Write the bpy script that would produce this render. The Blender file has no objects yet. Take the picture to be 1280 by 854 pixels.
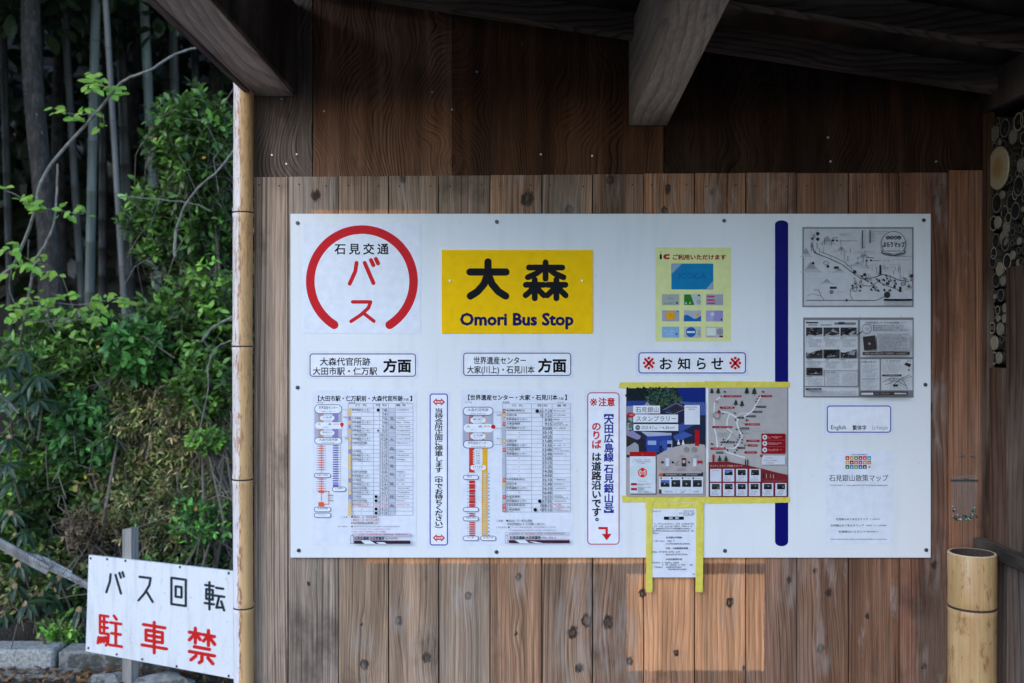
import bpy, math, random
import numpy as np
from mathutils import Vector, Matrix

S = bpy.context.scene
COL = S.collection
R = random.Random(7)
NR = np.random.RandomState(11)

# ------------------------------------------------------------------ camera, world, sun, exposure
F = 1244.0            # focal length in photograph pixels
D = 2.637             # camera to wall
CZ = 1.6
cam = bpy.data.cameras.new('camera')
cam.sensor_width = 36.0
cam.lens = 36.0 * F / 1280.0
cam.clip_start = 0.05
cam.clip_end = 600
cam.dof.use_dof = True
cam.dof.focus_distance = 2.62
cam.dof.aperture_fstop = 4.5
camo = bpy.data.objects.new('camera', cam)
COL.objects.link(camo)
camo.location = (0, -D, CZ)
camo.rotation_euler = (math.radians(90), 0, 0)
S.camera = camo

SUN_EL, SUN_AZ = math.radians(30), math.radians(217)      # azimuth clockwise from +Y
w = bpy.data.worlds.new('World')
S.world = w
w.use_nodes = True
nt = w.node_tree
nt.nodes.clear()
sky = nt.nodes.new('ShaderNodeTexSky')
sky.sky_type = 'NISHITA'
sky.sun_disc = False
sky.sun_elevation = SUN_EL
sky.sun_rotation = SUN_AZ
sky.air_density = 1.0
sky.dust_density = 0.3
sky.ozone_density = 3.6
bg = nt.nodes.new('ShaderNodeBackground')
bg.inputs['Strength'].default_value = 0.15
wo = nt.nodes.new('ShaderNodeOutputWorld')
nt.links.new(sky.outputs[0], bg.inputs[0])
nt.links.new(bg.outputs[0], wo.inputs[0])

sun = bpy.data.lights.new('sun', 'SUN')
sun.energy = 0.55
sun.angle = math.radians(36)
sun.color = (1.0, 0.985, 0.965)
suno = bpy.data.objects.new('sun', sun)
COL.objects.link(suno)
sd = Vector((math.sin(SUN_AZ) * math.cos(SUN_EL), math.cos(SUN_AZ) * math.cos(SUN_EL), math.sin(SUN_EL)))
suno.rotation_euler = sd.to_track_quat('Z', 'Y').to_euler()
suno.location = sd * 20

S.view_settings.view_transform = 'Standard'
S.view_settings.look = 'None'
S.view_settings.exposure = 1.2
S.view_settings.gamma = 1.0
S.cycles.max_bounces = 8
S.cycles.use_denoising = True

# ------------------------------------------------------------------ helpers: coordinates, objects
def W(px, py, y=0.0):
    """pixel of the photograph -> world point on the plane with world y"""
    d = D + y
    return ((px - 640.0) * d / F, y, CZ - (py - 427.0) * d / F)

def WX(px, py, x):
    d = x * F / (px - 640.0)
    return (x, d - D, CZ - (py - 427.0) * d / F)

def s2l(c):
    return tuple(((v / 255.0) / 12.92 if v / 255.0 <= 0.04045 else ((v / 255.0 + 0.055) / 1.055) ** 2.4) for v in c)

def origin(o):
    v = Vector((0, 0, 0))
    while o is not None:
        v += o.location
        o = o.parent
    return v

def thing(name, label, cat, loc=(0, 0, 0), group=None):
    o = bpy.data.objects.new(name, None)
    o.empty_display_size = 0.1
    COL.objects.link(o)
    o.location = loc
    tag(o, label, cat, group)
    return o

def tag(o, label=None, cat=None, group=None, kind=None):
    if label: o['label'] = label
    if cat: o['category'] = cat
    if group: o['group'] = group
    if kind: o['kind'] = kind
    return o

def group_node(name, parent):
    o = bpy.data.objects.new(name, None)
    COL.objects.link(o)
    o.parent = parent
    return o

def mesh_obj(name, verts, faces, mats, parent=None, midx=None, smooth=False, col=None, color=None, kind=None, seed=None, loc=None):
    v = np.asarray(verts, dtype=np.float64).reshape(-1, 3)
    if parent is not None:
        off = origin(parent)
        v = v - np.array(off)
    me = bpy.data.meshes.new(name)
    me.from_pydata(v.tolist(), [], faces if isinstance(faces, list) else faces.tolist())
    if not isinstance(mats, (list, tuple)): mats = [mats]
    for m in mats: me.materials.append(m)
    if midx is not None:
        me.polygons.foreach_set('material_index', np.asarray(midx, dtype=np.int32))
    if smooth:
        me.polygons.foreach_set('use_smooth', np.ones(len(me.polygons), dtype=bool))
    if col is not None:
        a = me.color_attributes.new('col', 'FLOAT_COLOR', 'POINT')
        c4 = np.ones((len(v), 4)); c4[:, :3] = col
        a.data.foreach_set('color', c4.ravel())
    me.update()
    o = bpy.data.objects.new(name, me)
    COL.objects.link(o)
    if parent is not None: o.parent = parent
    if color is not None: o.color = tuple(color) + (1.0,)
    if kind: o['kind'] = kind
    o['seed'] = float(seed if seed is not None else R.random() * 10)
    return o

class MB:
    """collects boxes, tubes and such into one mesh"""
    def __init__(self): self.v = []; self.f = []; self.m = []
    def add(self, vs, fs, m=0):
        b = len(self.v)
        self.v += [tuple(p) for p in vs]
        self.f += [tuple(b + i for i in f) for f in fs]
        self.m += [m] * len(fs)
    def box(self, x0, x1, y0, y1, z0, z1, m=0):
        p = [(x, y, z) for z in (z0, z1) for y in (y0, y1) for x in (x0, x1)]
        self.add(p, [(0, 2, 3, 1), (4, 5, 7, 6), (0, 1, 5, 4), (2, 6, 7, 3), (0, 4, 6, 2), (1, 3, 7, 5)], m)
    def cbox(self, x0, x1, y0, y1, z0, z1, c=0.002, m=0):
        """box with chamfered edges"""
        ax = [(x0, x1), (y0, y1), (z0, z1)]
        vs = []; idx = {}
        for sx in (0, 1):
            for sy in (0, 1):
                for sz in (0, 1):
                    base = [ax[0][sx], ax[1][sy], ax[2][sz]]
                    sg = [1 - 2 * sx, 1 - 2 * sy, 1 - 2 * sz]
                    for k in range(3):
                        q = list(base)
                        for j in range(3):
                            if j != k: q[j] += sg[j] * c
                        idx[(sx, sy, sz, k)] = len(vs); vs.append(tuple(q))
        fs = []
        for k in range(3):
            a, b = [j for j in range(3) if j != k]
            for s in (0, 1):
                loop = []
                for (u, v) in ((0, 0), (1, 0), (1, 1), (0, 1)):
                    t = [0, 0, 0]; t[k] = s; t[a] = u; t[b] = v
                    loop.append(idx[(t[0], t[1], t[2], k)])
                fs.append(tuple(loop if (s == 1) != (k == 1) else loop[::-1]))
        for k in range(3):
            a, b = [j for j in range(3) if j != k]
            for u in (0, 1):
                for v in (0, 1):
                    q = []
                    for s in (0, 1):
                        t = [0, 0, 0]; t[k] = s; t[a] = u; t[b] = v
                        q.append((tuple(t)))
                    fs.append((idx[q[0] + (a,)], idx[q[1] + (a,)], idx[q[1] + (b,)], idx[q[0] + (b,)]))
        for t in [(i, j, k) for i in (0, 1) for j in (0, 1) for k in (0, 1)]:
            fs.append((idx[t + (0,)], idx[t + (1,)], idx[t + (2,)]))
        self.add(vs, fs, m)
    def tube(self, pts, rad, n=6, m=0, caps=True):
        pts = [Vector(p) for p in pts]
        if not isinstance(rad, (list, tuple)): rad = [rad] * len(pts)
        b = len(self.v); up = Vector((0.31, 0.17, 0.93)).normalized()
        prev = None
        for i, p in enumerate(pts):
            t = (pts[min(i + 1, len(pts) - 1)] - pts[max(i - 1, 0)])
            if t.length < 1e-9: t = Vector((0, 0, 1))
            t.normalize()
            if prev is None:
                a = t.cross(up) if abs(t.dot(up)) < 0.98 else t.cross(Vector((1, 0, 0)))
            else:
                a = prev - t * prev.dot(t)
            a.normalize(); prev = a
            c = t.cross(a)
            for k in range(n):
                q = p + (a * math.cos(2 * math.pi * k / n) + c * math.sin(2 * math.pi * k / n)) * rad[i]
                self.v.append(tuple(q))
        for i in range(len(pts) - 1):
            for k in range(n):
                self.f.append((b + i * n + k, b + i * n + (k + 1) % n, b + (i + 1) * n + (k + 1) % n, b + (i + 1) * n + k)); self.m.append(m)
        if caps:
            self.f.append(tuple(b + k for k in range(n))[::-1]); self.m.append(m)
            e = b + (len(pts) - 1) * n
            self.f.append(tuple(e + k for k in range(n))); self.m.append(m)
    def build(self, name, mats, parent=None, **kw):
        return mesh_obj(name, self.v, self.f, mats, parent, midx=self.m, **kw)

# ------------------------------------------------------------------ materials
def new_mat(name):
    m = bpy.data.materials.new(name); m.use_nodes = True
    t = m.node_tree; t.nodes.clear()
    o = t.nodes.new('ShaderNodeOutputMaterial'); b = t.nodes.new('ShaderNodeBsdfPrincipled')
    t.links.new(b.outputs[0], o.inputs[0])
    return m, t, b, o

class G:
    """tiny node-graph helper"""
    def __init__(self, t): self.t = t
    def put(self, node, sock, v):
        if v is None: return
        if hasattr(v, 'is_output') or isinstance(v, bpy.types.NodeSocket): self.t.links.new(v, node.inputs[sock])
        else: node.inputs[sock].default_value = v
    def math(self, op, a, b=None, c=None, clamp=False):
        n = self.t.nodes.new('ShaderNodeMath'); n.operation = op; n.use_clamp = clamp
        self.put(n, 0, a); self.put(n, 1, b); self.put(n, 2, c)
        return n.outputs[0]
    def vmath(self, op, a, b=None):
        n = self.t.nodes.new('ShaderNodeVectorMath'); n.operation = op
        self.put(n, 0, a); self.put(n, 1, b)
        return n.outputs[0]
    def sep(self, v):
        n = self.t.nodes.new('ShaderNodeSeparateXYZ'); self.put(n, 0, v); return n.outputs
    def comb(self, x=0.0, y=0.0, z=0.0):
        n = self.t.nodes.new('ShaderNodeCombineXYZ'); self.put(n, 0, x); self.put(n, 1, y); self.put(n, 2, z); return n.outputs[0]
    def noise(self, vec, scale=1.0, detail=3.0, rough=0.5, dist=0.0, out=0):
        n = self.t.nodes.new('ShaderNodeTexNoise')
        self.put(n, 'Vector', vec); self.put(n, 'Scale', scale); self.put(n, 'Detail', detail); self.put(n, 'Roughness', rough); self.put(n, 'Distortion', dist)
        return n.outputs[out]
    def voro(self, vec, scale=1.0, feature='F1', out=0):
        n = self.t.nodes.new('ShaderNodeTexVoronoi'); n.feature = feature
        self.put(n, 'Vector', vec); self.put(n, 'Scale', scale); return n.outputs[out]
    def ramp(self, v, stops, interp='LINEAR'):
        n = self.t.nodes.new('ShaderNodeValToRGB'); r = n.color_ramp; r.interpolation = interp
        while len(r.elements) < len(stops): r.elements.new(0.5)
        for e, (p, c) in zip(r.elements, stops):
            e.position = p; e.color = (c if len(c) == 4 else tuple(c) + (1,)) if isinstance(c, (tuple, list)) else (c, c, c, 1)
        self.put(n, 0, v); return n.outputs[0]
    def mapr(self, v, a, b, c=0.0, d=1.0, smooth=True):
        n = self.t.nodes.new('ShaderNodeMapRange')
        n.interpolation_type = 'SMOOTHSTEP' if smooth else 'LINEAR'
        self.put(n, 0, v); self.put(n, 1, a); self.put(n, 2, b); self.put(n, 3, c); self.put(n, 4, d)
        return n.outputs[0]
    def mix(self, f, a, b, mode='MIX'):
        n = self.t.nodes.new('ShaderNodeMix'); n.data_type = 'RGBA'; n.blend_type = mode
        self.put(n, 0, f)
        for s, v in ((6, a), (7, b)):
            if isinstance(v, (tuple, list)): v = tuple(v) + (1,) if len(v) == 3 else v
            elif isinstance(v, (int, float)): v = (v, v, v, 1)
            self.put(n, s, v)
        return n.outputs[2]
    def attr(self, name, kind='GEOMETRY', out='Fac'):
        n = self.t.nodes.new('ShaderNodeAttribute'); n.attribute_name = name; n.attribute_type = kind; return n.outputs[out]
    def coord(self, which='Object'):
        return self.t.nodes.new('ShaderNodeTexCoord').outputs[which]
    def info(self, which='Color'):
        return self.t.nodes.new('ShaderNodeObjectInfo').outputs[which]
    def pos(self):
        return self.t.nodes.new('ShaderNodeNewGeometry').outputs['Position']
    def bump(self, h, strength=0.3, dist=0.002):
        n = self.t.nodes.new('ShaderNodeBump'); self.put(n, 'Strength', strength); self.put(n, 'Distance', dist); self.put(n, 'Height', h); return n.outputs[0]

def plain(name, col, rough=0.6, var=0.08, scale=30.0, metal=0.0, spec=0.5, bump=0.0):
    m, t, b, o = new_mat(name); g = G(t)
    n = g.noise(g.coord(), scale, 4)
    f = g.mapr(n, 0.3, 0.7, 1 - var, 1 + var, smooth=False)
    c = g.vmath('MULTIPLY', tuple(col), g.comb(f, f, f))
    t.links.new(c, b.inputs['Base Color'])
    b.inputs['Roughness'].default_value = rough; b.inputs['Metallic'].default_value = metal
    b.inputs['Specular IOR Level'].default_value = spec
    if bump: t.links.new(g.bump(n, bump, 0.003), b.inputs['Normal'])
    return m

INK = {}
def ink(rgb, rough=0.45):
    k = (tuple(rgb), rough)
    if k not in INK:
        m, t, b, o = new_mat('ink_%02x%02x%02x' % tuple(int(v) for v in rgb))
        g = G(t); lc = s2l(rgb)
        f = g.mapr(g.noise(g.coord(), 45.0, 3), 0.3, 0.7, 0.94, 1.05, smooth=False)
        t.links.new(g.vmath('MULTIPLY', lc, g.comb(f, f, f)), b.inputs['Base Color'])
        b.inputs['Roughness'].default_value = rough; b.inputs['Specular IOR Level'].default_value = 0.1
        t.links.new(g.bump(g.noise(g.pos(), 14.0, 3), 0.25, 0.004), b.inputs['Normal'])
        INK[k] = m
    return INK[k]

def wood(name, axes='xyz', freq=42.0, wander=2.2, K=2.0, contrast=0.62, grey=0.35, fine=260.0, stretch=0.55,
         patches=None, useknot=False, rough=0.82, figure=3.0, bump=0.5, knots=0.0, blotch=0.3, thin=False, warm=False):
    """axes: which object axis is (across, other, along) the grain"""
    m, t, b, o = new_mat(name); g = G(t)
    raw = g.coord(); s = g.sep(raw)
    d = {'x': s[0], 'y': s[1], 'z': s[2]}
    seed = g.attr('seed', 'OBJECT')
    A = g.math('ADD', d[axes[0]], g.math('MULTIPLY', seed, 1.37))
    O = g.math('ADD', d[axes[1]], g.math('MULTIPLY', seed, 2.11))
    L = g.math('ADD', d[axes[2]], g.math('MULTIPLY', seed, 5.73))
    flow = g.noise(g.comb(g.math('MULTIPLY', A, figure), g.math('MULTIPLY', O, figure), g.math('MULTIPLY', L, stretch)), 1.0, 2.0, 0.45)
    v = g.math('ADD', g.math('MULTIPLY', A, 1.0), g.math('MULTIPLY', flow, wander * 0.1))
    core = 0.0
    if useknot:
        v = g.math('ADD', v, g.math('MULTIPLY', g.attr('swell'), 0.022 * K))
    if knots:
        vd = g.voro(g.comb(g.math('MULTIPLY', A, 7.0), g.math('MULTIPLY', O, 1.0), g.math('MULTIPLY', L, 2.2)), 1.0)
        sw = g.mapr(vd, 0.0, 0.38, 1.0, 0.0)
        v = g.math('ADD', v, g.math('MULTIPLY', sw, 0.05 * knots))
    ring = g.math('FRACT', g.math('MULTIPLY', v, freq))
    line = g.ramp(ring, [(0.0, 1.0), (0.55, 0.9), (0.82, contrast), (0.93, contrast * 0.92), (1.0, 1.0)])
    if thin:
        lm = g.mapr(g.noise(g.comb(g.math('MULTIPLY', A, 25), O, g.math('MULTIPLY', L, 1.6)), 1.0, 3), 0.4, 0.62, 0.1, 1.0)
        line = g.mix(lm, (1, 1, 1), line)
        r2 = g.noise(g.comb(g.math('MULTIPLY', v, 520), g.math('MULTIPLY', O, 60), g.math('MULTIPLY', L, 1.3)), 1.0, 2.0, 0.6)
        sf = g.mapr(r2, 0.34, 0.62, 0.55, 1.12)
        line = g.mix(1.0, line, g.comb(sf, sf, sf), 'MULTIPLY')
    broad = g.mapr(g.noise(g.comb(g.math('MULTIPLY', A, 16), O, g.math('MULTIPLY', L, 0.9)), 1.0, 4.0, 0.6), 0.3, 0.7, 0.62, 1.32)
    fib = g.noise(g.comb(g.math('MULTIPLY', A, fine), g.math('MULTIPLY', O, fine), g.math('MULTIPLY', L, 9.0)), 1.0, 3.0, 0.6)
    fibf = g.mapr(fib, 0.3, 0.72, 0.78, 1.16)
    base = g.info('Color')
    f = g.math('MULTIPLY', g.math('MULTIPLY', broad, fibf), 1.0)
    c = g.mix(1.0, base, g.comb(f, f, f), 'MULTIPLY')
    c = g.mix(1.0, c, line, 'MULTIPLY')
    # grey bloom of weathering
    gb = g.noise(g.comb(g.math('MULTIPLY', A, 9), O, g.math('MULTIPLY', L, 2.0)), 1.0, 4.0, 0.6)
    gm = g.math('MULTIPLY', g.mapr(gb, 0.45, 0.75), grey)
    c = g.mix(gm, c, (0.38, 0.31, 0.25))
    sil = g.mapr(g.noise(g.comb(g.math('MULTIPLY', A, 14), g.math('ADD', O, 3.0), g.math('MULTIPLY', L, 3.2)), 1.0, 5.0, 0.7), 0.6, 0.74)
    c = g.mix(g.math('MULTIPLY', sil, 0.5 if warm else 0.0), c, (0.46, 0.42, 0.39))
    # blotches and dirt
    bl = g.noise(g.comb(g.math('MULTIPLY', A, 6), O, g.math('MULTIPLY', L, 4.0)), 1.0, 5.0, 0.65)
    bm = g.math('MULTIPLY', g.mapr(bl, 0.52, 0.75), blotch)
    c = g.mix(bm, c, (0.035, 0.026, 0.022))
    rdm = g.math('MULTIPLY', g.mapr(g.noise(g.comb(g.math('MULTIPLY', A, 12), g.math('ADD', O, 7.0), g.math('MULTIPLY', L, 1.1)), 1.0, 3.0, 0.6), 0.55, 0.8), 0.45)
    c = g.mix(rdm, c, (0.20, 0.085, 0.045))
    if patches:
        P = g.sep(g.pos())
        wob = g.math('ADD', g.math('MULTIPLY', g.math('SUBTRACT', g.noise(g.pos(), 55.0, 5, .7), 0.5), 0.012), g.math('MULTIPLY', g.math('SUBTRACT', g.noise(g.vmath('MULTIPLY', g.pos(), (200.0, 1.0, 6.0)), 1.0, 2), 0.5), 0.010))
        tot = None
        for (x0, x1, z0, z1) in patches:
            dx = g.math('SUBTRACT', g.math('ABSOLUTE', g.math('SUBTRACT', P[0], (x0 + x1) / 2)), (x1 - x0) / 2)
            dz = g.math('SUBTRACT', g.math('ABSOLUTE', g.math('SUBTRACT', P[2], (z0 + z1) / 2)), (z1 - z0) / 2)
            q = g.math('ADD', g.math('MAXIMUM', dx, dz), wob)
            mk = g.mapr(q, -0.005, 0.002, 1.0, 0.0)
            tot = mk if tot is None else g.math('MAXIMUM', tot, mk)
        fr = g.ramp(ring, [(0.0, (0.66, 0.33, 0.17)), (0.6, (0.60, 0.285, 0.14)), (0.88, (0.46, 0.20, 0.09)), (1.0, (0.64, 0.31, 0.16))])
        fr = g.mix(1.0, fr, g.comb(f, f, f), 'MULTIPLY')
        fr = g.mix(g.math('MULTIPLY', g.mapr(gb, 0.5, 0.8), 0.35), fr, (0.55, 0.36, 0.24))
        c = g.mix(g.math('MULTIPLY', tot, g.mapr(bl, 0.45, 0.8, 1.0, 0.7)), c, fr)
    if useknot:
        core = g.math('ADD', g.attr('core'), g.math('MULTIPLY', g.math('SUBTRACT', g.noise(g.comb(g.math('MULTIPLY', A, 130), O, g.math('MULTIPLY', L, 70)), 1.0, 3, .6), 0.52), g.math('MULTIPLY', g.mapr(g.attr('core'), 0.02, 0.3), 0.9)))
        c = g.mix(g.math('MULTIPLY', g.mapr(core, 0.2, 0.48), g.mapr(core, 0.9, 0.62, 0.45, 1.0)), c, (0.05, 0.032, 0.024))
        halo = g.math('MULTIPLY', g.mapr(core, 0.04, 0.16), g.mapr(core, 0.38, 0.22))
        st_ = g.mapr(g.attr('swell'), 0.25, 0.9); c = g.mix(g.math('MULTIPLY', st_, g.math('MULTIPLY', g.mapr(g.noise(g.comb(g.math('MULTIPLY', A, 60), O, g.math('MULTIPLY', L, 10)), 1.0, 3), .4, .7), 0.4)), c, (0.40, 0.35, 0.31))
    if knots:
        gate = g.sep(g.voro(g.comb(g.math('MULTIPLY', A, 7.0), g.math('MULTIPLY', O, 1.0), g.math('MULTIPLY', L, 2.2)), 1.0, out=1))[0]
        kc = g.math('MULTIPLY', g.mapr(vd, 0.05, 0.10, 1.0, 0.0), g.math('GREATER_THAN', gate, 0.55))
        c = g.mix(kc, c, (0.04, 0.022, 0.014))
    t.links.new(c, b.inputs['Base Color'])
    b.inputs['Roughness'].default_value = rough
    b.inputs['Specular IOR Level'].default_value = 0.12
    h = g.math('ADD', g.math('MULTIPLY', line, 0.7), g.math('MULTIPLY', fib, 0.6))
    t.links.new(g.bump(h, bump, 0.0016), b.inputs['Normal'])
    return m

def leaf_mat(name, rough=0.38, trans=0.25, spec=0.5):
    m, t, b, o = new_mat(name); g = G(t)
    c = g.mix(1.0, g.info('Color'), g.attr('col', out='Color'), 'MULTIPLY')
    n = g.noise(g.coord(), 60.0, 3)
    f = g.mapr(n, 0.3, 0.7, 0.8, 1.15)
    c = g.mix(1.0, c, g.comb(f, f, f), 'MULTIPLY')
    t.links.new(c, b.inputs['Base Color'])
    b.inputs['Roughness'].default_value = rough; b.inputs['Specular IOR Level'].default_value = spec
    tr = t.nodes.new('ShaderNodeBsdfTranslucent'); mx = t.nodes.new('ShaderNodeMixShader')
    t.links.new(g.mix(1.0, c, (1.2, 1.3, 0.6), 'MULTIPLY'), tr.inputs[0])
    mx.inputs[0].default_value = trans
    t.links.new(b.outputs[0], mx.inputs[1]); t.links.new(tr.outputs[0], mx.inputs[2]); t.links.new(mx.outputs[0], o.inputs[0])
    return m

def wr(x0, x1, y0, y1):       # rectangle on the wall given in photograph pixels -> x0 x1 z0 z1
    a = W(x0, y1); c = W(x1, y0)
    return (a[0], c[0], a[2], c[2])

M_PLANK = wood('weathered_cedar', 'xyz', freq=66, wander=1.3, fine=240, stretch=0.3, thin=True, warm=True, useknot=True, patches=[wr(783, 956, 717, 839), wr(455, 957, 690, 705), wr(388, 537, 262, 275)], K=0.45, grey=0.26, blotch=0.6, contrast=0.5, bump=0.4)
M_PLY = wood('dark_plywood', 'xyz', freq=95, wander=5.2, figure=2.6, stretch=2.2, contrast=0.3, thin=True, grey=0.03, blotch=0.75, fine=200, bump=0.35, K=1)
M_SIDE = wood('side_wall_wood', 'yxz', freq=40, wander=3.0, contrast=0.5, grey=0.3, blotch=0.4, knots=0.35)
M_BEAMY = wood('beam_wood_depthwise', 'xzy', freq=30, wander=4.0, contrast=0.7, grey=0.5, blotch=0.35, stretch=1.0, knots=0.3)
M_RAFT = wood('rafter_wood', 'zyx', freq=60, wander=3.0, contrast=0.5, grey=0.3, blotch=0.3, stretch=1.2)
M_DARK = plain('shadow_backing', (0.012, 0.01, 0.009), 0.9)

# ------------------------------------------------------------------ ground, hillside
def terrain_z(x, y):
    yy = y - 2.35
    if yy <= 0: return 0.0
    a = 0.10 * min(yy / 0.1, 1.0) + 0.22 * yy
    if yy > 6: a += 0.35 * (yy - 6) + 0.012 * (yy - 6) ** 2
    return a + 0.06 * math.sin(x * 1.7 + y) * min(yy, 1) + 0.05 * math.sin(x * 0.6 - y * 1.3) * min(yy, 1)

m, t, b, o = new_mat('asphalt_and_dirt'); g = G(t)
P0 = g.pos()
n1 = g.noise(P0, 1.3, 5); n2 = g.noise(P0, 220.0, 3); n3 = g.noise(P0, 7.0, 5)
c = g.ramp(n2, [(0.3, (0.05, 0.049, 0.047)), (0.7, (0.13, 0.125, 0.12))])
c = g.mix(g.mapr(n1, 0.4, 0.7), c, (0.10, 0.095, 0.09))
c = g.mix(g.math('MULTIPLY', g.mapr(n3, 0.5, 0.7), 0.5), c, (0.10, 0.075, 0.05))
t.links.new(c, b.inputs['Base Color']); b.inputs['Roughness'].default_value = 0.9
t.links.new(g.bump(n2, 0.6, 0.004), b.inputs['Normal'])
M_GROUND = m
mb = MB(); mb.add([(-250, -250, 0), (250, -250, 0), (250, 250, 0), (-250, 250, 0)], [(0, 1, 2, 3)])
tag(mb.build('ground', M_GROUND), kind='structure')

m, t, b, o = new_mat('forest_soil'); g = G(t)
P0 = g.pos(); n1 = g.noise(P0, 9.0, 6); n2 = g.noise(P0, 70.0, 4)
c = g.ramp(n1, [(0.3, (0.012, 0.010, 0.007)), (0.6, (0.04, 0.03, 0.02)), (0.8, (0.07, 0.05, 0.03))])
t.links.new(c, b.inputs['Base Color']); b.inputs['Roughness'].default_value = 1.0
t.links.new(g.bump(n2, 1.0, 0.02), b.inputs['Normal'])
M_SOIL = m
xs = np.concatenate([np.linspace(-60, -8, 14)[:-1], np.linspace(-8, 2, 40), np.linspace(2, 60, 14)[1:]])
ys = np.concatenate([np.linspace(2.36, 6, 24), np.linspace(6.4, 30, 34)])
vv = [(x, y, terrain_z(x, y) + 0.004 + (R.random() - .5) * 0.03 * (1 if y > 2.4 else 0)) for y in ys for x in xs]
nx = len(xs)
ff = [(j * nx + i, j * nx + i + 1, (j + 1) * nx + i + 1, (j + 1) * nx + i) for j in range(len(ys) - 1) for i in range(nx - 1)]
tag(mesh_obj('hillside', vv, ff, M_SOIL, smooth=True), kind='structure')

M_CONC = plain('old_concrete', (0.13, 0.125, 0.115), 0.9, 0.3, 60, bump=0.5)
mb = MB(); mb.cbox(-0.74, 1.36, -2.1, -0.02, -0.05, 0.03, 0.006)
tag(mb.build('floor', M_CONC), kind='structure')

# ------------------------------------------------------------------ bus shelter
XR = 1.247
shelter = thing('bus_shelter', 'dark timber bus shelter with vertical plank back wall and sloping roof', 'bus shelter', (0.3, 0, 0))
wall = group_node('back_wall', shelter)
seams = [316.5, 360, 422.6, 485.5, 548.5, 612.4, 677.2, 740.8, 804.6, 868.3, 932.6, 996.2, 1060.6, 1124.4, 1185.8]
tops = [221.5, 221, 220.5, 220, 219.5, 219, 218.5, 218, 217, 216.5, 216, 216.5, 216.5, 216]
tints = [(0.31, 0.285, 0.27), (0.235, 0.23, 0.23), (0.30, 0.255, 0.215), (0.285, 0.24, 0.205), (0.27, 0.24, 0.215), (0.30, 0.215, 0.165),
         (0.27, 0.215, 0.18), (0.25, 0.19, 0.16), (0.32, 0.20, 0.14), (0.30, 0.185, 0.13), (0.28, 0.20, 0.17), (0.27, 0.18, 0.14), (0.26, 0.165, 0.125), (0.25, 0.15, 0.12)]
knots_px = [(498, 776, 5), (533, 822, 6), (455, 831, 6), (585, 745, 4), (648, 721, 4), (716, 791, 7), (733, 776, 7), (760, 778, 7), (803, 742, 5), (787, 826, 4.5), (845, 816, 3.5),
            (912, 753, 5), (985, 725, 5), (1019, 713, 4), (1036, 741, 5), (1026, 810, 5), (1084, 770, 3.5), (395, 245, 7), (504, 224, 5), (659, 249, 9), (712, 262, 6), (763, 225, 5),
            (835, 236, 6), (830, 262, 4), (1155, 833, 4), (386, 730, 3), (724, 835, 6), (1160, 510, 7), (1172, 250, 7), (645, 792, 2.5), (452, 780, 2), (1168, 706, 5), (891, 240, 5), (930, 835, 3)]
def plank(px0, px1, ptop, tint, mat, parent, yf=0.0, thick=0.018, gap=0.7, zbot=0.04, nm='plank', extra=1):
    x0, _, zt = W(px0 + gap, ptop, yf); x1 = W(px1 - gap, ptop, yf)[0]
    nxg = max(4, int((x1 - x0) / 0.0055)); nzg = int((zt - zbot) / 0.008)
    gx = np.linspace(x0, x1, nxg + 1); gz = np.linspace(zbot, zt, nzg + 1)
    X, Z = np.meshgrid(gx, gz)
    kl = [(W(a, b_, yf)[0], W(a, b_, yf)[2], r * 0.0026) for a, b_, r in knots_px if px0 - 12 < a < px1 + 12]
    for k in range(extra):
        kl.append((R.uniform(x0, x1), R.uniform(0.1, 0.65), R.uniform(0.004, 0.008)))
    sw = np.zeros_like(X); co = np.zeros_like(X)
    for (kx, kz, r) in kl:
        dx = (X - kx); dz = (Z - kz)
        sw += np.exp(-(dx / (r * 2.6)) ** 2 - (dz / (r * 6.5)) ** 2) * min(r / 0.01, 1.5)
        co = np.maximum(co, np.exp(-(dx / (r * 0.8)) ** 2 - (dz / (r * 1.0)) ** 2) * ((kx * 977.7) % 1 * .4 + .65))
    Y = np.full_like(X, yf)
    Y[:, 0] += 0.0015; Y[:, -1] += 0.0015
    Y -= 0.0012 * co
    v = np.stack([X, Y, Z], -1).reshape(-1, 3)
    n = nxg + 1
    idx = np.arange((nzg + 1) * n).reshape(nzg + 1, n)
    f = np.stack([idx[:-1, :-1], idx[:-1, 1:], idx[1:, 1:], idx[1:, :-1]], -1).reshape(-1, 4).tolist()
    nb = len(v)
    v = np.vstack([v, [(x0, yf + thick, zbot), (x1, yf + thick, zbot), (x1, yf + thick, zt), (x0, yf + thick, zt)]])
    bl, br, tl, tr = idx[0, 0], idx[0, -1], idx[-1, 0], idx[-1, -1]
    f += [tuple([nb] + idx[:, 0].tolist()[::-1][::-1] + [nb + 3])[::1], tuple([nb + 1, nb + 2] + idx[:, -1].tolist()[::-1]),
          tuple(idx[-1, :].tolist() + [nb + 2, nb + 3]), (nb, nb + 3, nb + 2, nb + 1), tuple([nb, nb + 1] + idx[0, :].tolist()[::-1])]
    ob = mesh_obj(nm, v, f, mat, parent, color=(tint[0] * 1.18, tint[1] * .90, tint[2] * .70))
    me = ob.data
    for an, arr in (('swell', sw), ('core', co)):
        a = me.attributes.new(an, 'FLOAT', 'POINT')
        a.data.foreach_set('value', np.concatenate([arr.ravel(), np.zeros(4)]).astype(np.float32))
    return ob
for i in range(14):
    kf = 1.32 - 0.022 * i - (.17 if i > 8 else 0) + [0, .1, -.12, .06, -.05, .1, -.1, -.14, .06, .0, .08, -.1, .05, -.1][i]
    plank(seams[i], seams[i + 1], tops[i], tuple(c * kf for c in tints[i]), M_PLANK, wall, yf=-0.0 + R.uniform(-0.0012, 0.0012), gap=0.6 if i % 3 else 1.0)
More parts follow.
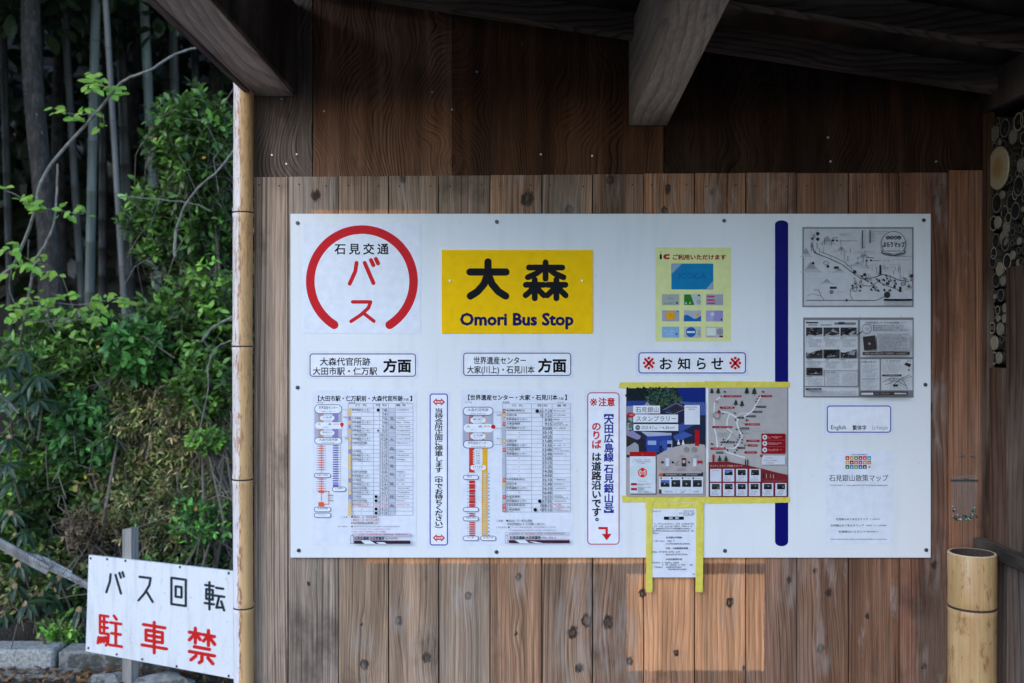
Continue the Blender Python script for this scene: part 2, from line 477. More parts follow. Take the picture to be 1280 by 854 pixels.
# wide corner board, slightly proud
plank(1186.4, 1229, 213, (0.26, 0.155, 0.11), M_PLANK, wall, yf=-0.006, thick=0.024, gap=0.2, nm='corner_board', extra=0)
# backing behind the joints
mb = MB(); mb.box(-0.686, 1.28, 0.0205, 0.035, 0.0, 2.2); mb.build('backing_board', M_DARK, wall)
# upper plywood panels, set back
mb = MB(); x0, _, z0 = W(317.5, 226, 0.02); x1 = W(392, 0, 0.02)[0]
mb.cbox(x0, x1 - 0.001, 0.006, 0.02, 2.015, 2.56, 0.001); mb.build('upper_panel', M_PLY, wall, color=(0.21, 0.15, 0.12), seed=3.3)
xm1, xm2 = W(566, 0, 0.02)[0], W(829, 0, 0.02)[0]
for (xa, xb, yf_, cc_, sd_) in ((x1 + 0.001, xm1 - .0006, .009, (0.24, 0.115, 0.065), 1.9), (xm1 + .0006, xm2 - .001, .0085, (0.105, 0.045, 0.022), 1.9), (xm2 + .001, 1.262, .0095, (0.04, 0.018, 0.010), 4.4)):  # colours step darker to the right, painting in the fading light
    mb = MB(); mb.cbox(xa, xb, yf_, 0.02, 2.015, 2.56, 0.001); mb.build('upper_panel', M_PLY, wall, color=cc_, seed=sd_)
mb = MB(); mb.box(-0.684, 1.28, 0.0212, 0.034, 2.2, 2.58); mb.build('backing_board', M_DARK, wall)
M_STEEL = plain('screw_steel', (0.5, 0.5, 0.5), 0.35, metal=0.9)
for (a, b_) in [(405, 139), (540, 115), (565, 137), (676, 193), (340, 194), (358, 205), (371, 193), (352, 124), (596, 90), (1035, 172), (1038, 202), (1170, 202), (653, 55), (740, 195)]:
    p = W(a, b_, 0.006); mb = MB(); mb.tube([(p[0], 0.008, p[2]), (p[0], 0.0035, p[2])], [0.0028, 0.0024], 8); mb.build('screw', M_STEEL, wall)
M_NAIL = plain('nail_rust', (0.03, 0.022, 0.02), 0.7, metal=0.3)
for i in range(14):
    a0, a1 = seams[i], seams[i + 1]
    for u in (0.2, 0.8):
        px = a0 + (a1 - a0) * u + R.uniform(-3, 3); p = W(px, 232 + R.uniform(-1.5, 1.5))
        mb = MB(); mb.tube([(p[0], 0.003, p[2]), (p[0], -0.0022, p[2])], [0.0022, 0.0019], 6); mb.build('nail', M_NAIL, wall)
# clear tape scrap and staples left on the corner board
M_PLAST = bpy.data.materials.new('torn_plastic'); M_PLAST.use_nodes = True
pb = M_PLAST.node_tree.nodes['Principled BSDF']; pb.inputs['Base Color'].default_value = (0.42, 0.45, 0.47, 1); pb.inputs['Alpha'].default_value = 0.14; pb.inputs['Roughness'].default_value = 0.2
scrap = thing('tape_scrap', 'torn clear plastic pocket taped to the corner board above the short bamboo post', 'plastic scrap', W(1205, 655, -0.008))
mb = MB()
pts = [(1189, 594), (1221, 594), (1220, 640), (1216, 647), (1209, 644), (1203, 648), (1196, 643), (1190, 649)]
mb.add([W(a, b_, -0.0085 - 0.001 * (k % 2)) for k, (a, b_) in enumerate(pts)], [tuple(range(len(pts)))[::-1]])
mb.build('pocket', M_PLAST, scrap)
mb = MB(); mb.box(W(1188, 0, -0.008)[0], W(1222, 0, -0.008)[0], -0.0105, -0.0087, W(0, 601.5, -0.008)[2], W(0, 599.5, -0.008)[2]); mb.build('tape_edge', plain('dark_tape', (0.05, 0.055, 0.06), 0.4), scrap)
for k in range(34):
    a = 1190 + 30 * (k / 33.0) + R.uniform(-1, 1); q = 0.5 + 0.5 * abs((a - 1205) / 15.0)
    b_ = 648 - 18 * max(0, (q - 0.75) / 0.25) * R.random() + R.uniform(-4, 2)
    p = W(a, b_, -0.0105); s = R.uniform(0.0015, 0.004)
    mb = MB(); mb.add([(p[0] - s, p[1], p[2]), (p[0] + s * .6, p[1] - .002, p[2] - s), (p[0] + s, p[1], p[2] + s * .5), (p[0] - s * .2, p[1] - .001, p[2] + s)], [(0, 1, 2, 3)])
    mb.build('shred', ink(R.choice([(150, 205, 205), (60, 120, 115), (190, 205, 205), (40, 60, 58), (40, 50, 50)])), scrap)
for (a, b_) in [(1202, 570), (1215, 570), (1206, 598)]:
    p = W(a, b_, -0.007); mb = MB()
    for s in (-1.6, 1.6): mb.tube([(p[0] + s * .0021, -0.005, p[2]), (p[0] + s * .0021, -0.012, p[2])], [0.0028, 0.002], 8)
    mb.build('pin', M_STEEL, scrap)

# right-hand side wall
side = group_node('side_wall', shelter)
def swall(y0, y1, z0, z1, proud=0.0, tint=(0.2, 0.13, 0.095), nm='plank', th=0.02):
    mb = MB(); mb.cbox(XR - proud, XR - proud + th, y0, y1, z0, z1, 0.0015); return mb.build(nm, M_SIDE, side, color=tint)
def ys_(px): return WX(px, 427, XR)[1]
yB, yC = ys_(1236), ys_(1258)
zrail = WX(1240, 676, XR)[2]
swall(yB, -0.007, 0.03, 2.245, 0.004, (0.10, 0.055, 0.035), 'corner_post')
swall(yC, yB - .001, zrail, WX(1248, 460, XR)[2], 0.0, (0.12, 0.06, 0.038))
swall(ys_(1281.5), yC - .001, zrail, WX(1268, 333, XR)[2], 0.002, (0.10, 0.062, 0.045))
yy = ys_(1281.5) - 0.001
while yy > -0.9:
    swall(max(yy - 0.13, -1.0), yy, zrail, 2.24 if yy < -0.45 else 1.8, R.uniform(0, .002), (0.10, 0.062, 0.045)); yy -= 0.131
yy = -0.008
for k in range(30):
    wd = [0.05, 0.075, 0.12][min(k, 2)]
    if yy - wd < -1.0: break
    swall(yy - wd, yy, 0.03, zrail - 0.03, 0.0 + R.uniform(0, .002), (0.16, 0.13, 0.115)); yy -= wd + 0.002
mb = MB(); mb.cbox(XR - 0.032, XR + 0.03, -1.0, -0.012, zrail - 0.032, zrail + 0.001, 0.003); mb.build('sill_rail', M_BEAMY, side, color=(0.07, 0.06, 0.052))
zh = WX(1245, 136, XR)[2]
mb = MB(); mb.cbox(XR - 0.012, XR + 0.05, -1.26, -0.008, zh, 2.30, 0.003); mb.build('wall_plate', M_BEAMY, side, color=(0.05, 0.034, 0.025))
mb = MB(); mb.box(XR + 0.075, XR + 0.09, -1.0, 0.02, 0.02, 2.3); mb.build('backing_board', M_DARK, side)
mb = MB(); mb.box(XR + 0.017, XR + 0.1, -0.0065, 0.04, 0.0, 2.4); mb.build('backing_board', M_DARK, side)
# stacked bamboo rounds and a log slice in the side wall opening
M_RING = plain('cut_bamboo', (0.30, 0.25, 0.17), 0.7, 0.2, 90)
M_RINGD = plain('old_cut_bamboo', (0.15, 0.13, 0.10), 0.8, 0.2, 90)
M_LOGEND = None
M_SKIN = plain('bamboo_skin_dark', (0.035, 0.027, 0.018), 0.7, 0.3, 50)
M_CREAM = plain('cream_end_grain', (0.28, 0.235, 0.16), 0.8, 0.2, 80)
m, t, b, o = new_mat('log_end_grain'); g = G(t)
q = g.coord(); sp = g.sep(q)
rr = g.math('POWER', g.math('ADD', g.math('POWER', sp[1], 2.0), g.math('POWER', sp[2], 2.0)), 0.5)
rr2 = g.math('ADD', rr, g.math('MULTIPLY', g.noise(q, 30.0, 3), 0.012))
c = g.ramp(g.math('FRACT', g.math('MULTIPLY', rr2, 150.0)), [(0, (0.4, 0.33, 0.21)), (0.7, (0.52, 0.40, 0.25)), (1, (0.42, 0.30, 0.18))])
c = g.mix(g.mapr(rr2, 0.045, 0.02), c, (0.38, 0.22, 0.08))
ang = g.math('ARCTAN2', sp[1], sp[2])
cr = g.mapr(g.math('ABSOLUTE', g.math('SINE', g.math('ADD', g.math('MULTIPLY', ang, 4.0), g.math('MULTIPLY', g.noise(q, 20.0), 2.0)))), 0.0, 0.05, 0.55, 1.0)
c = g.mix(1.0, c, g.comb(cr, cr, cr), 'MULTIPLY')
t.links.new(c, b.inputs['Base Color']); b.inputs['Roughness'].default_value = 0.8
M_LOGEND = m
M_BARK = plain('log_bark', (0.09, 0.065, 0.045), 0.9, 0.4, 60, bump=0.6)
def round_at(px, py, hh, kind, parent):
    """hh: half height in pixels"""
    d = XR * F / (px - 640); y = d - D; z = CZ - (py - 427) * d / F; r = hh * d / F
    dx = R.uniform(0.0, 0.012) - (0.003 if kind in 'LB' else 0)
    n = 20; mb = MB()
    o = mb
    def ring(x, rad): return [(x, y + rad * math.cos(2 * math.pi * k / n), z + rad * math.sin(2 * math.pi * k / n)) for k in range(n)]
    xa, xb = XR + dx, XR + 0.07
    if kind in ('r', 'd'):
        ri = r * (0.80 if kind == 'r' else 0.84)
        vs = ring(xa, r) + ring(xb, r) + ring(xa, ri) + ring(xb, ri)
        fs = []
        for k in range(n):
            j = (k + 1) % n
            fs += [(k, j, n + j, n + k), (2 * n + k, 3 * n + k, 3 * n + j, 2 * n + j), (k, 2 * n + k, 2 * n + j, j)]
        fs.append(tuple(3 * n + k for k in range(n)))
        mm = [2, 3, 0] * n + [1]
        mb.v = vs; mb.f = fs; mb.m = mm
        return mb.build('bamboo_round', [M_RING if kind == 'r' else M_RINGD, M_DARK, M_SKIN, M_DARK], parent)
    vs = ring(xa, r * .96) + ring(xa + .003, r) + ring(xb, r)
    fs = [tuple(range(n))]; mm = [0]
    for k in range(n):
        j = (k + 1) % n
        fs += [(k, j, n + j, n + k), (n + k, n + j, 2 * n + j, 2 * n + k)]; mm += [0, 1]
    cx = Vector((xa, y, z)) - origin(parent)
    ob = mesh_obj('log_slice' if kind == 'L' else 'branch_slice', (np.array(vs) - np.array((xa, y, z)) + np.array(origin(parent))), fs, [{'L': M_LOGEND, 'B': M_CREAM}.get(kind, plain_grey), M_SKIN], parent, midx=mm)
    ob.location = cx
    return ob
plain_grey = plain('grey_end_grain', (0.2, 0.17, 0.13), 0.85, 0.25, 80)
rl = [(265, 300, 45, 'f'), (297, 292, 40, 'd'), (335, 270, 54, 'd'), (375, 238, 33, 'd'), (378, 318, 42, 'f'), (410, 235, 54, 'r'), (443, 215, 52, 'r'), (427, 325, 37, 'r'), (262, 380, 32, 'r'),
      (320, 365, 28, 'd'), (435, 410, 42, 'r'), (415, 480, 40, 'f'), (445, 510, 50, 'r'), (413, 595, 58, 'd'), (378, 640, 34, 'r'), (265, 620, 45, 'd'), (318, 645, 25, 'f'), (350, 682, 48, 'd'),
      (290, 692, 56, 'd'), (390, 735, 50, 'd'), (320, 745, 42, 'r'), (355, 775, 34, 'r'), (270, 805, 44, 'r'), (301, 800, 36, 'B'), (335, 828, 36, 'f')]
for (a, b_, h, k) in rl: round_at(1180 + a / 4.49, 100 + b_ / 4.49, h / 4.49, k, side)
round_at(1180 + 292 / 4.49, 100 + 495 / 4.49, 122 / 4.49, 'L', side)
rl2 = [(318, 80, 46, 'f'), (272, 95, 42, 'd'), (338, 112, 43, 'd'), (278, 165, 35, 'r'), (268, 212, 38, 'd'), (328, 210, 46, 'r'), (293, 253, 40, 'B'), (275, 315, 43, 'd'), (250, 405, 38, 'd'),
       (258, 500, 37, 'd'), (263, 583, 34, 'r'), (270, 668, 41, 'B'), (258, 753, 36, 'r'), (312, 400, 36, 'd'), (315, 320, 30, 'f'), (305, 590, 38, 'f'), (305, 752, 34, 'f')]
for (a, b_, h, k) in rl2: round_at(1180 + a / 4.49, 280 + b_ / 4.49, h / 4.49, k, side)
taken = [(1180 + a / 4.49, 100 + b_ / 4.49, h / 4.49) for (a, b_, h, k) in rl] + [(1180 + a / 4.49, 280 + b_ / 4.49, h / 4.49) for (a, b_, h, k) in rl2] + [(1245, 210, 27)]
for k in range(900):
    a, b_, h = R.uniform(1238, 1279), R.uniform(150, 452), R.uniform(3.2, 6.5)
    if b_ > 330 and a > 1256: continue
    if all(((a - q[0]) / .5) ** 2 + (b_ - q[1]) ** 2 > (h + q[2]) ** 2 * 1.0 for q in taken):
        taken.append((a, b_, h)); round_at(a, b_, h, R.choice('ddfr'), side)
for k in range(40):
    yq = R.uniform(-0.44, -0.23); zq = R.uniform(1.85, 2.16)
    d = yq + D; round_at(640 + XR * F / d, 427 - (zq - CZ) * F / d, R.uniform(7, 11), R.choice('rrddf'), side)
mb = MB(); mb.box(XR + .004, XR + 0.07, -0.99, -0.455, 1.75, zh); mb.build('backing_board', M_DARK, side)

# roof
roof = group_node('roof', shelter)
RZ = lambda x: 2.423 - 0.15 * x
XL = -0.692
def rafter(yc, wd=0.042, h=0.06):
    xa, xb = -0.58, XR + 0.06
    vs = [(x, y, RZ(x) + dz) for x in (xa, xb) for y in (yc - wd / 2, yc + wd / 2) for dz in (0, h)]
    mb = MB(); mb.add(vs, [(0, 2, 3, 1), (4, 5, 7, 6), (0, 1, 5, 4), (2, 6, 7, 3), (1, 3, 7, 5), (0, 4, 6, 2)])
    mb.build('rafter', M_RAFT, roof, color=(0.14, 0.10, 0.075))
for k in range(4): rafter(-0.087 - 0.333 * k)
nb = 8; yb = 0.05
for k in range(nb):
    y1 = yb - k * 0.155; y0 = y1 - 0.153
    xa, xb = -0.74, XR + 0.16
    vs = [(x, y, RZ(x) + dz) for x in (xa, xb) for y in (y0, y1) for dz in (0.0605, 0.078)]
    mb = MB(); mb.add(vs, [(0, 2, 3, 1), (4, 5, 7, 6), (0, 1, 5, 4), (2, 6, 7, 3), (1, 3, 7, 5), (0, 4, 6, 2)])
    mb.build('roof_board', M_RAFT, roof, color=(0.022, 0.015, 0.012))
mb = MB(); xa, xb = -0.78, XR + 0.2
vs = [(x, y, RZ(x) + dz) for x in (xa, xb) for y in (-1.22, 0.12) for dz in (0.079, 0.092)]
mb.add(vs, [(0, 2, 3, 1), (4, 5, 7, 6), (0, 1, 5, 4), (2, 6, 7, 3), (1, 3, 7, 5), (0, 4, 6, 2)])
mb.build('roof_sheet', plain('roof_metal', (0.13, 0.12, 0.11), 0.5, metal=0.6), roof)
# left edge beam with its thin outer trim, middle beam
mb = MB(); mb.cbox(XL + 0.010, -0.579, -1.26, 0.004, 2.251, 2.50, 0.003); mb.build('edge_beam', M_BEAMY, shelter, color=(0.52, 0.41, 0.34))
mb = MB(); mb.cbox(-0.5785, -0.570, -1.14, 0.003, 2.256, 2.49, 0.001); mb.build('inner_shade_board', M_BEAMY, shelter, color=(0.035, 0.026, 0.022))  # thin dark board added so the beam's inner face looks shaded
mb = MB(); mb.cbox(XL - 0.004, XL + 0.0095, -1.28, 0.006, 2.246, 2.505, 0.0015); mb.build('edge_trim', M_BEAMY, shelter, color=(0.18, 0.14, 0.13))
bx0, bx1 = W(786, 0)[0], W(833.5, 0)[0]
mb = MB(); zb0, zb1 = 2.1725, 2.335
vs = [(x, y, z) for (y, zz) in ((-0.001, zb0), (-1.14, 2.172 + .0955 * 1.14), ) for x in (bx0, bx1) for z in (zz, 2.426 - .15 * bx1 + 0.058)]
mb.add(vs, [(0, 1, 3, 2), (4, 6, 7, 5), (0, 4, 5, 1), (2, 3, 7, 6), (0, 2, 6, 4), (1, 5, 7, 3)])
mb.build('middle_beam', M_BEAMY, shelter, color=(0.42, 0.33, 0.26))
mb = MB(); mb.cbox(-0.70, XR + 0.08, -1.195, -1.155, 2.28, 2.44, 0.003); mb.build('sky_block_beam', M_RAFT, shelter, color=(0.16, 0.12, 0.09))  # unseen beam added to keep high sky light off the upper wall

# ------------------------------------------------------------------ bamboo pole and short bamboo post
m, t, b, o = new_mat('sky_lit_bamboo'); g = G(t)
q = g.coord(); sp = g.sep(q)
nz = g.noise(g.vmath('MULTIPLY', q, (180.0, 180.0, 30.0)), 1.0, 5, 0.65)
sp_n = g.math('MULTIPLY', g.math('SUBTRACT', g.noise(g.vmath('MULTIPLY', q, (60.0, 60.0, 6.0)), 1.0, 4), 0.5), 0.022)
e = g.math('ADD', sp[0], sp_n)
c = g.mix(g.mapr(e, -0.008, 0.0), (0.80, 0.76, 0.78), (0.72, 0.43, 0.19))  # left side painted pale for sky light from the left
band = g.math('MULTIPLY', g.mapr(e, -0.014, -0.004), g.mapr(e, 0.008, -0.001))
c = g.mix(g.math('MULTIPLY', band, g.mapr(nz, 0.50, 0.58)), c, (0.33, 0.13, 0.07))
up_ = g.math('MULTIPLY', g.mapr(sp[2], 0.9, 1.35), 0.7)
c = g.mix(g.math('MULTIPLY', up_, g.mapr(nz, 0.52, 0.6)), c, (0.38, 0.15, 0.06))
c = g.mix(g.math('MULTIPLY', up_, 0.4), c, (0.62, 0.36, 0.16))
fb = g.mapr(g.noise(g.vmath('MULTIPLY', q, (500.0, 500.0, 5.0)), 1.0, 2), 0.3, 0.7, 0.88, 1.08)
c = g.mix(1.0, c, g.comb(fb, fb, fb), 'MULTIPLY')
t.links.new(c, b.inputs['Base Color']); b.inputs['Roughness'].default_value = 0.5
M_POLE = m
m, t, b, o = new_mat('golden_bamboo'); g = G(t)
q = g.coord()
c = g.mix(g.mapr(g.noise(g.vmath('MULTIPLY', q, (25.0, 25.0, 5.0)), 1.0, 5), 0.35, 0.7), (0.50, 0.29, 0.12), (0.60, 0.40, 0.20))
c = g.mix(g.math('MULTIPLY', g.mapr(g.noise(g.vmath('MULTIPLY', q, (60.0, 60.0, 22.0)), 1.0, 5, 0.7), 0.53, 0.64), 0.8), c, (0.30, 0.13, 0.05))
c = g.mix(g.math('MULTIPLY', g.mapr(g.noise(g.vmath('MULTIPLY', q, (18.0, 18.0, 3.0)), 1.0, 4), 0.5, 0.72), 0.5), c, (0.40, 0.30, 0.12))
fb = g.mapr(g.noise(g.vmath('MULTIPLY', q, (300.0, 300.0, 4.0)), 1.0, 2), 0.3, 0.7, 0.86, 1.08)
c = g.mix(1.0, c, g.comb(fb, fb, fb), 'MULTIPLY')
t.links.new(c, b.inputs['Base Color']); b.inputs['Roughness'].default_value = 0.45
M_GOLD = m
M_NODE = plain('bamboo_node_dark', (0.05, 0.03, 0.025), 0.8, 0.4, 200)

def lathe(mb, cx, cy, prof, n=28, lean=(0, 0), wob=None):
    """prof: list of (z, r, material of the band that starts here)"""
    b0 = len(mb.v)
    for (z, r, _) in prof:
        ox = cx + lean[0] * z + (wob(z) if wob else 0); oy = cy + lean[1] * z
        for k in range(n):
            mb.v.append((ox + r * math.cos(2 * math.pi * k / n), oy + r * math.sin(2 * math.pi * k / n), z))
    for i in range(len(prof) - 1):
        for k in range(n):
            j = (k + 1) % n
            mb.f.append((b0 + i * n + k, b0 + i * n + j, b0 + (i + 1) * n + j, b0 + (i + 1) * n + k)); mb.m.append(prof[i][2])

ypole = -0.034
pole = thing('bamboo_pole', 'tall tan bamboo pole, pale sky-lit side painted in, standing against the left edge of the plank wall', 'bamboo pole', (W(304, 0, ypole)[0], ypole, 0.0))
zs_nodes = [W(0, p, ypole)[2] for p in (101, 266, 433, 599, 759)] + [0.55, 0.2]
prof = [(0.0, 0.0265, 0)]
z = 0.0
zz = sorted(zs_nodes)
for zn in zz:
    prof += [(zn - 0.014, 0.0258, 0), (zn - 0.004, 0.0272, 0), (zn - 0.0022, 0.026, 1), (zn + 0.0018, 0.0256, 0), (zn + 0.006, 0.0274, 0), (zn + 0.016, 0.0254, 0)]
prof = [p for p in prof if p[0] < 2.29] + [(2.29, 0.0245, 0), (2.2905, 0.0, 0)]
mb = MB()
lathe(mb, pole.location.x, ypole, prof, 28, wob=lambda z: 0.002 * math.sin(z * 3.1))
mb.build('culm', [M_POLE, M_NODE], pole, smooth=True)

rs = 0.0575; ysx = -0.135; xst = W(1215, 0, ysx)[0]
stub = thing('bamboo_post', 'short thick golden bamboo post with sawn top in the right corner', 'bamboo post', (xst, ysx, 0.03))
zt = W(0, 690.5, ysx)[2]; zn = W(0, 757.5, ysx)[2]
prof = [(0.03, rs, 0)]
for q in (0.22, 0.50, 0.72, zn):
    prof += [(q - 0.02, rs * 0.99, 0), (q - 0.005, rs * 1.015, 0), (q - 0.0035, rs * 0.99, 1), (q + 0.0025, rs * 0.985, 0), (q + 0.006, rs * 1.01, 0), (q + 0.02, rs * 0.99, 0)]
prof += [(zt - 0.002, rs * 1.0, 2), (zt, rs * 0.98, 2), (zt, rs * 0.88, 1), (zt - 0.09, rs * 0.86, 1), (zt - 0.092, 0.0, 1)]
mb = MB(); lathe(mb, xst, ysx, prof, 40)
mb.build('culm', [M_GOLD, M_NODE, plain('sawn_bamboo', (0.66, 0.53, 0.34), 0.7, 0.15, 100)], stub, smooth=True)

# ------------------------------------------------------------------ flat printed matter
GLY = {}
def glyphs(s, bold=0.0):
    bold = min(bold, 0.0)
    k = (s, round(bold, 3))
    if k not in GLY:
        c = bpy.data.curves.new('t', 'FONT'); c.body = s; c.size = 1; c.resolution_u = 2; c.offset = bold; c.fill_mode = 'FRONT'
        o = bpy.data.objects.new('t', c); COL.objects.link(o)
        bpy.context.view_layer.update()
        me = bpy.data.meshes.new_from_object(o)
        v = np.array([p.co[:2] for p in me.vertices]) if len(me.vertices) else np.zeros((0, 2))
        f = [tuple(p.vertices) for p in me.polygons]
        bpy.data.objects.remove(o); bpy.data.curves.remove(c); bpy.data.meshes.remove(me)
        GLY[k] = (v, f)
    return GLY[k]

BW = (34, 32, 38)
class Print:
    """flat printed shapes in photograph pixels, mapped to a plane by fn(px, py, lift)"""
    def __init__(self, fn, step=1.2e-5, base=3e-5):
        self.fn = fn; self.v = []; self.f = []; self.c = []; self.n = 0; self.step = step; self.base = base
    def lift(self):
        self.n += 1
        return self.base + self.n * self.step
    def poly(self, pts, col, h=None):
        h = self.lift() if h is None else h
        a = sum(pts[i][0] * pts[(i + 1) % len(pts)][1] - pts[(i + 1) % len(pts)][0] * pts[i][1] for i in range(len(pts)))
        if a > 0: pts = pts[::-1]
        b0 = len(self.v); self.v += [self.fn(p[0], p[1], h) for p in pts]
        self.f.append(tuple(b0 + i for i in range(len(pts)))); self.c.append(tuple(col))
    def rect(self, x0, y0, x1, y1, col, h=None): self.poly([(x0, y0), (x1, y0), (x1, y1), (x0, y1)], col, h)
    def circ(self, cx, cy, r, col, n=20, ry=None): self.poly([(cx + r * math.cos(2 * math.pi * k / n), cy + (ry or r) * math.sin(2 * math.pi * k / n)) for k in range(n)], col)
    def ring(self, cx, cy, r0, r1, col, a0=0.0, a1=2 * math.pi, n=48, ry=1.0):
        h = self.lift()
        for k in range(n):
            u, v_ = a0 + (a1 - a0) * k / n, a0 + (a1 - a0) * (k + 1) / n
            self.poly([(cx + r0 * math.cos(u), cy + ry * r0 * math.sin(u)), (cx + r1 * math.cos(u), cy + ry * r1 * math.sin(u)), (cx + r1 * math.cos(v_), cy + ry * r1 * math.sin(v_)), (cx + r0 * math.cos(v_), cy + ry * r0 * math.sin(v_))], col, h)
    def rrpts(self, x0, y0, x1, y1, r, n=5):
        o = []
        for (cx, cy, a) in ((x1 - r, y0 + r, -90), (x1 - r, y1 - r, 0), (x0 + r, y1 - r, 90), (x0 + r, y0 + r, 180)):
            for k in range(n + 1):
                t_ = math.radians(a + 90.0 * k / n); o.append((cx + r * math.cos(t_), cy + r * math.sin(t_)))
        return o
    def rrect(self, x0, y0, x1, y1, r, col): self.poly(self.rrpts(x0, y0, x1, y1, r), col)
    def rframe(self, x0, y0, x1, y1, r, w_, col):
        h = self.lift(); a = self.rrpts(x0, y0, x1, y1, r); b_ = self.rrpts(x0 + w_, y0 + w_, x1 - w_, y1 - w_, max(r - w_, .1))
        for i in range(len(a)):
            j = (i + 1) % len(a); self.poly([a[i], a[j], b_[j], b_[i]], col, h)
    def frame(self, x0, y0, x1, y1, w_, col):
        h = self.lift()
        self.rect(x0, y0, x1, y0 + w_, col, h); self.rect(x0, y1 - w_, x1, y1, col, h); self.rect(x0, y0 + w_, x0 + w_, y1 - w_, col, h); self.rect(x1 - w_, y0 + w_, x1, y1 - w_, col, h)
    def line(self, pts, w_, col, caps=False, h=None):
        for i in range(len(pts) - 1):
            (x0, y0), (x1, y1) = pts[i], pts[i + 1]; L = math.hypot(x1 - x0, y1 - y0)
            if L < 1e-6: continue
            nx_, ny_ = -(y1 - y0) / L * w_ / 2, (x1 - x0) / L * w_ / 2
            self.poly([(x0 + nx_, y0 + ny_), (x1 + nx_, y1 + ny_), (x1 - nx_, y1 - ny_), (x0 - nx_, y0 - ny_)], col)
        if caps:
            for p in pts: self.circ(p[0], p[1], w_ / 2, col, 14)
    def offs(self, bold, k):
        if bold <= 0.004: return [(0, 0)]
        if k < 0.06: return [(-1, 0), (1, 0)]
        if k < 0.3: return [(-1, -1), (1, -1), (1, 1), (-1, 1)]
        return [(math.cos(a * math.pi / 4) * 1.1, math.sin(a * math.pi / 4) * 1.1) for a in range(8)]
    def text(self, s, x0, y0, x1, y1, col, bold=0.012, rot=0):
        v, f = glyphs(s, bold)
        if not len(v): return
        if rot == 90: v = np.stack([v[:, 1], -v[:, 0]], -1)
        mn, mx = v.min(0), v.max(0); sc = (mx - mn); sc[sc < 1e-6] = 1e-6
        u = (v - mn) / sc
        kx, ky = bold * (x1 - x0) / sc[0] * .8, bold * (y1 - y0) / sc[1] * .8
        x0 += kx; x1 -= kx; y0 += ky; y1 -= ky
        for ox, oy in self.offs(bold, min(abs(kx), abs(ky))):
            h = self.lift(); b0 = len(self.v)
            self.v += [self.fn(x0 + a * (x1 - x0) + ox * kx, y1 - b_ * (y1 - y0) + oy * ky, h) for a, b_ in u]
            self.f += [tuple(b0 + i for i in q) for q in f]; self.c += [tuple(col)] * len(f)
    def cell(self, s, cx, cy, wd, ht, col, bold=0.012, rot=0):
        """one glyph in its em square"""
        v, f = glyphs(s, bold)
        if not len(v): return
        e = v - np.array((0.5 if ord(s[0]) > 0x2000 else 0.3, 0.38))
        if rot == 90: e = np.stack([e[:, 1], -e[:, 0]], -1)
        kx, ky = bold * wd * .8, bold * ht * .8
        for ox, oy in self.offs(bold, min(kx, ky)):
            h = self.lift(); b0 = len(self.v)
            self.v += [self.fn(cx + a * wd + ox * kx, cy - b_ * ht + oy * ky, h) for a, b_ in e]
            self.f += [tuple(b0 + i for i in q) for q in f]; self.c += [tuple(col)] * len(f)
    def row(self, s, x0, x1, cy, ht, col, bold=0.012, wd=None):
        n = len(s); p = (x1 - x0) / n
        for i, ch in enumerate(s):
            if ch != ' ': self.cell(ch, x0 + p * (i + .5), cy, wd or ht, ht, col, bold)
    def micro(self, x0, y0, x1, ht, col, dens=0.85, rnd=None, n=None):
        """a line of print too small to read"""
        rnd = rnd or R; x = x0; wc = ht * 0.95
        while x < x1 - wc * 0.6:
            if rnd.random() < dens:
                h = self.lift()
                k = rnd.randint(0, 3); a = x + wc * .1; e = x + wc * .88; th = ht * .2
                if k == 0: self.rect(a, y0, e, y0 + th, col, h); self.rect(a + wc * .3, y0 + th, a + wc * .52, y0 + ht, col, h)
                elif k == 1: self.rect(a, y0 + ht * .15, a + wc * .2, y0 + ht, col, h); self.rect(a + wc * .35, y0, e, y0 + th, col, h); self.rect(a + wc * .35, y0 + ht * .5, e, y0 + ht * .7, col, h)
                elif k == 2: self.rect(a, y0 + ht * .3, e, y0 + ht * .5, col, h); self.rect(a + wc * .1, y0 + ht * .75, e - wc * .1, y0 + ht * .95, col, h)
                else: self.rect(a, y0, a + wc * .18, y0 + ht, col, h); self.rect(e - wc * .18, y0, e, y0 + ht, col, h); self.rect(a + wc * .18, y0 + ht * .4, e - wc * .18, y0 + ht * .58, col, h)
            x += wc
    def stroke(self, strokes, x0, y0, x1, y1, w_, col, quad=None):
        """rounded hand-painted strokes in a 100 x 100 box"""
        for st in strokes:
            cl = st[0] == 'c'; pts = list(st[1:]) if cl else list(st)
            q = [(x0 + a / 100.0 * (x1 - x0), y0 + b_ / 100.0 * (y1 - y0)) for a, b_ in pts]
            if cl: q = q + [q[0]]
            self.line(q, w_, col, caps=True)
    def build(self, name, parent, rough=0.45, label=None):
        if not self.f: return None
        cols = sorted(set(self.c)); ix = {c: i for i, c in enumerate(cols)}
        o = mesh_obj(name, self.v, self.f, [ink(c, rough) for c in cols], parent, midx=[ix[c] for c in self.c])
        if label: o['label'] = label
        return o

def wallfn(y):
    return lambda px, py, h: W(px, py, y - h)

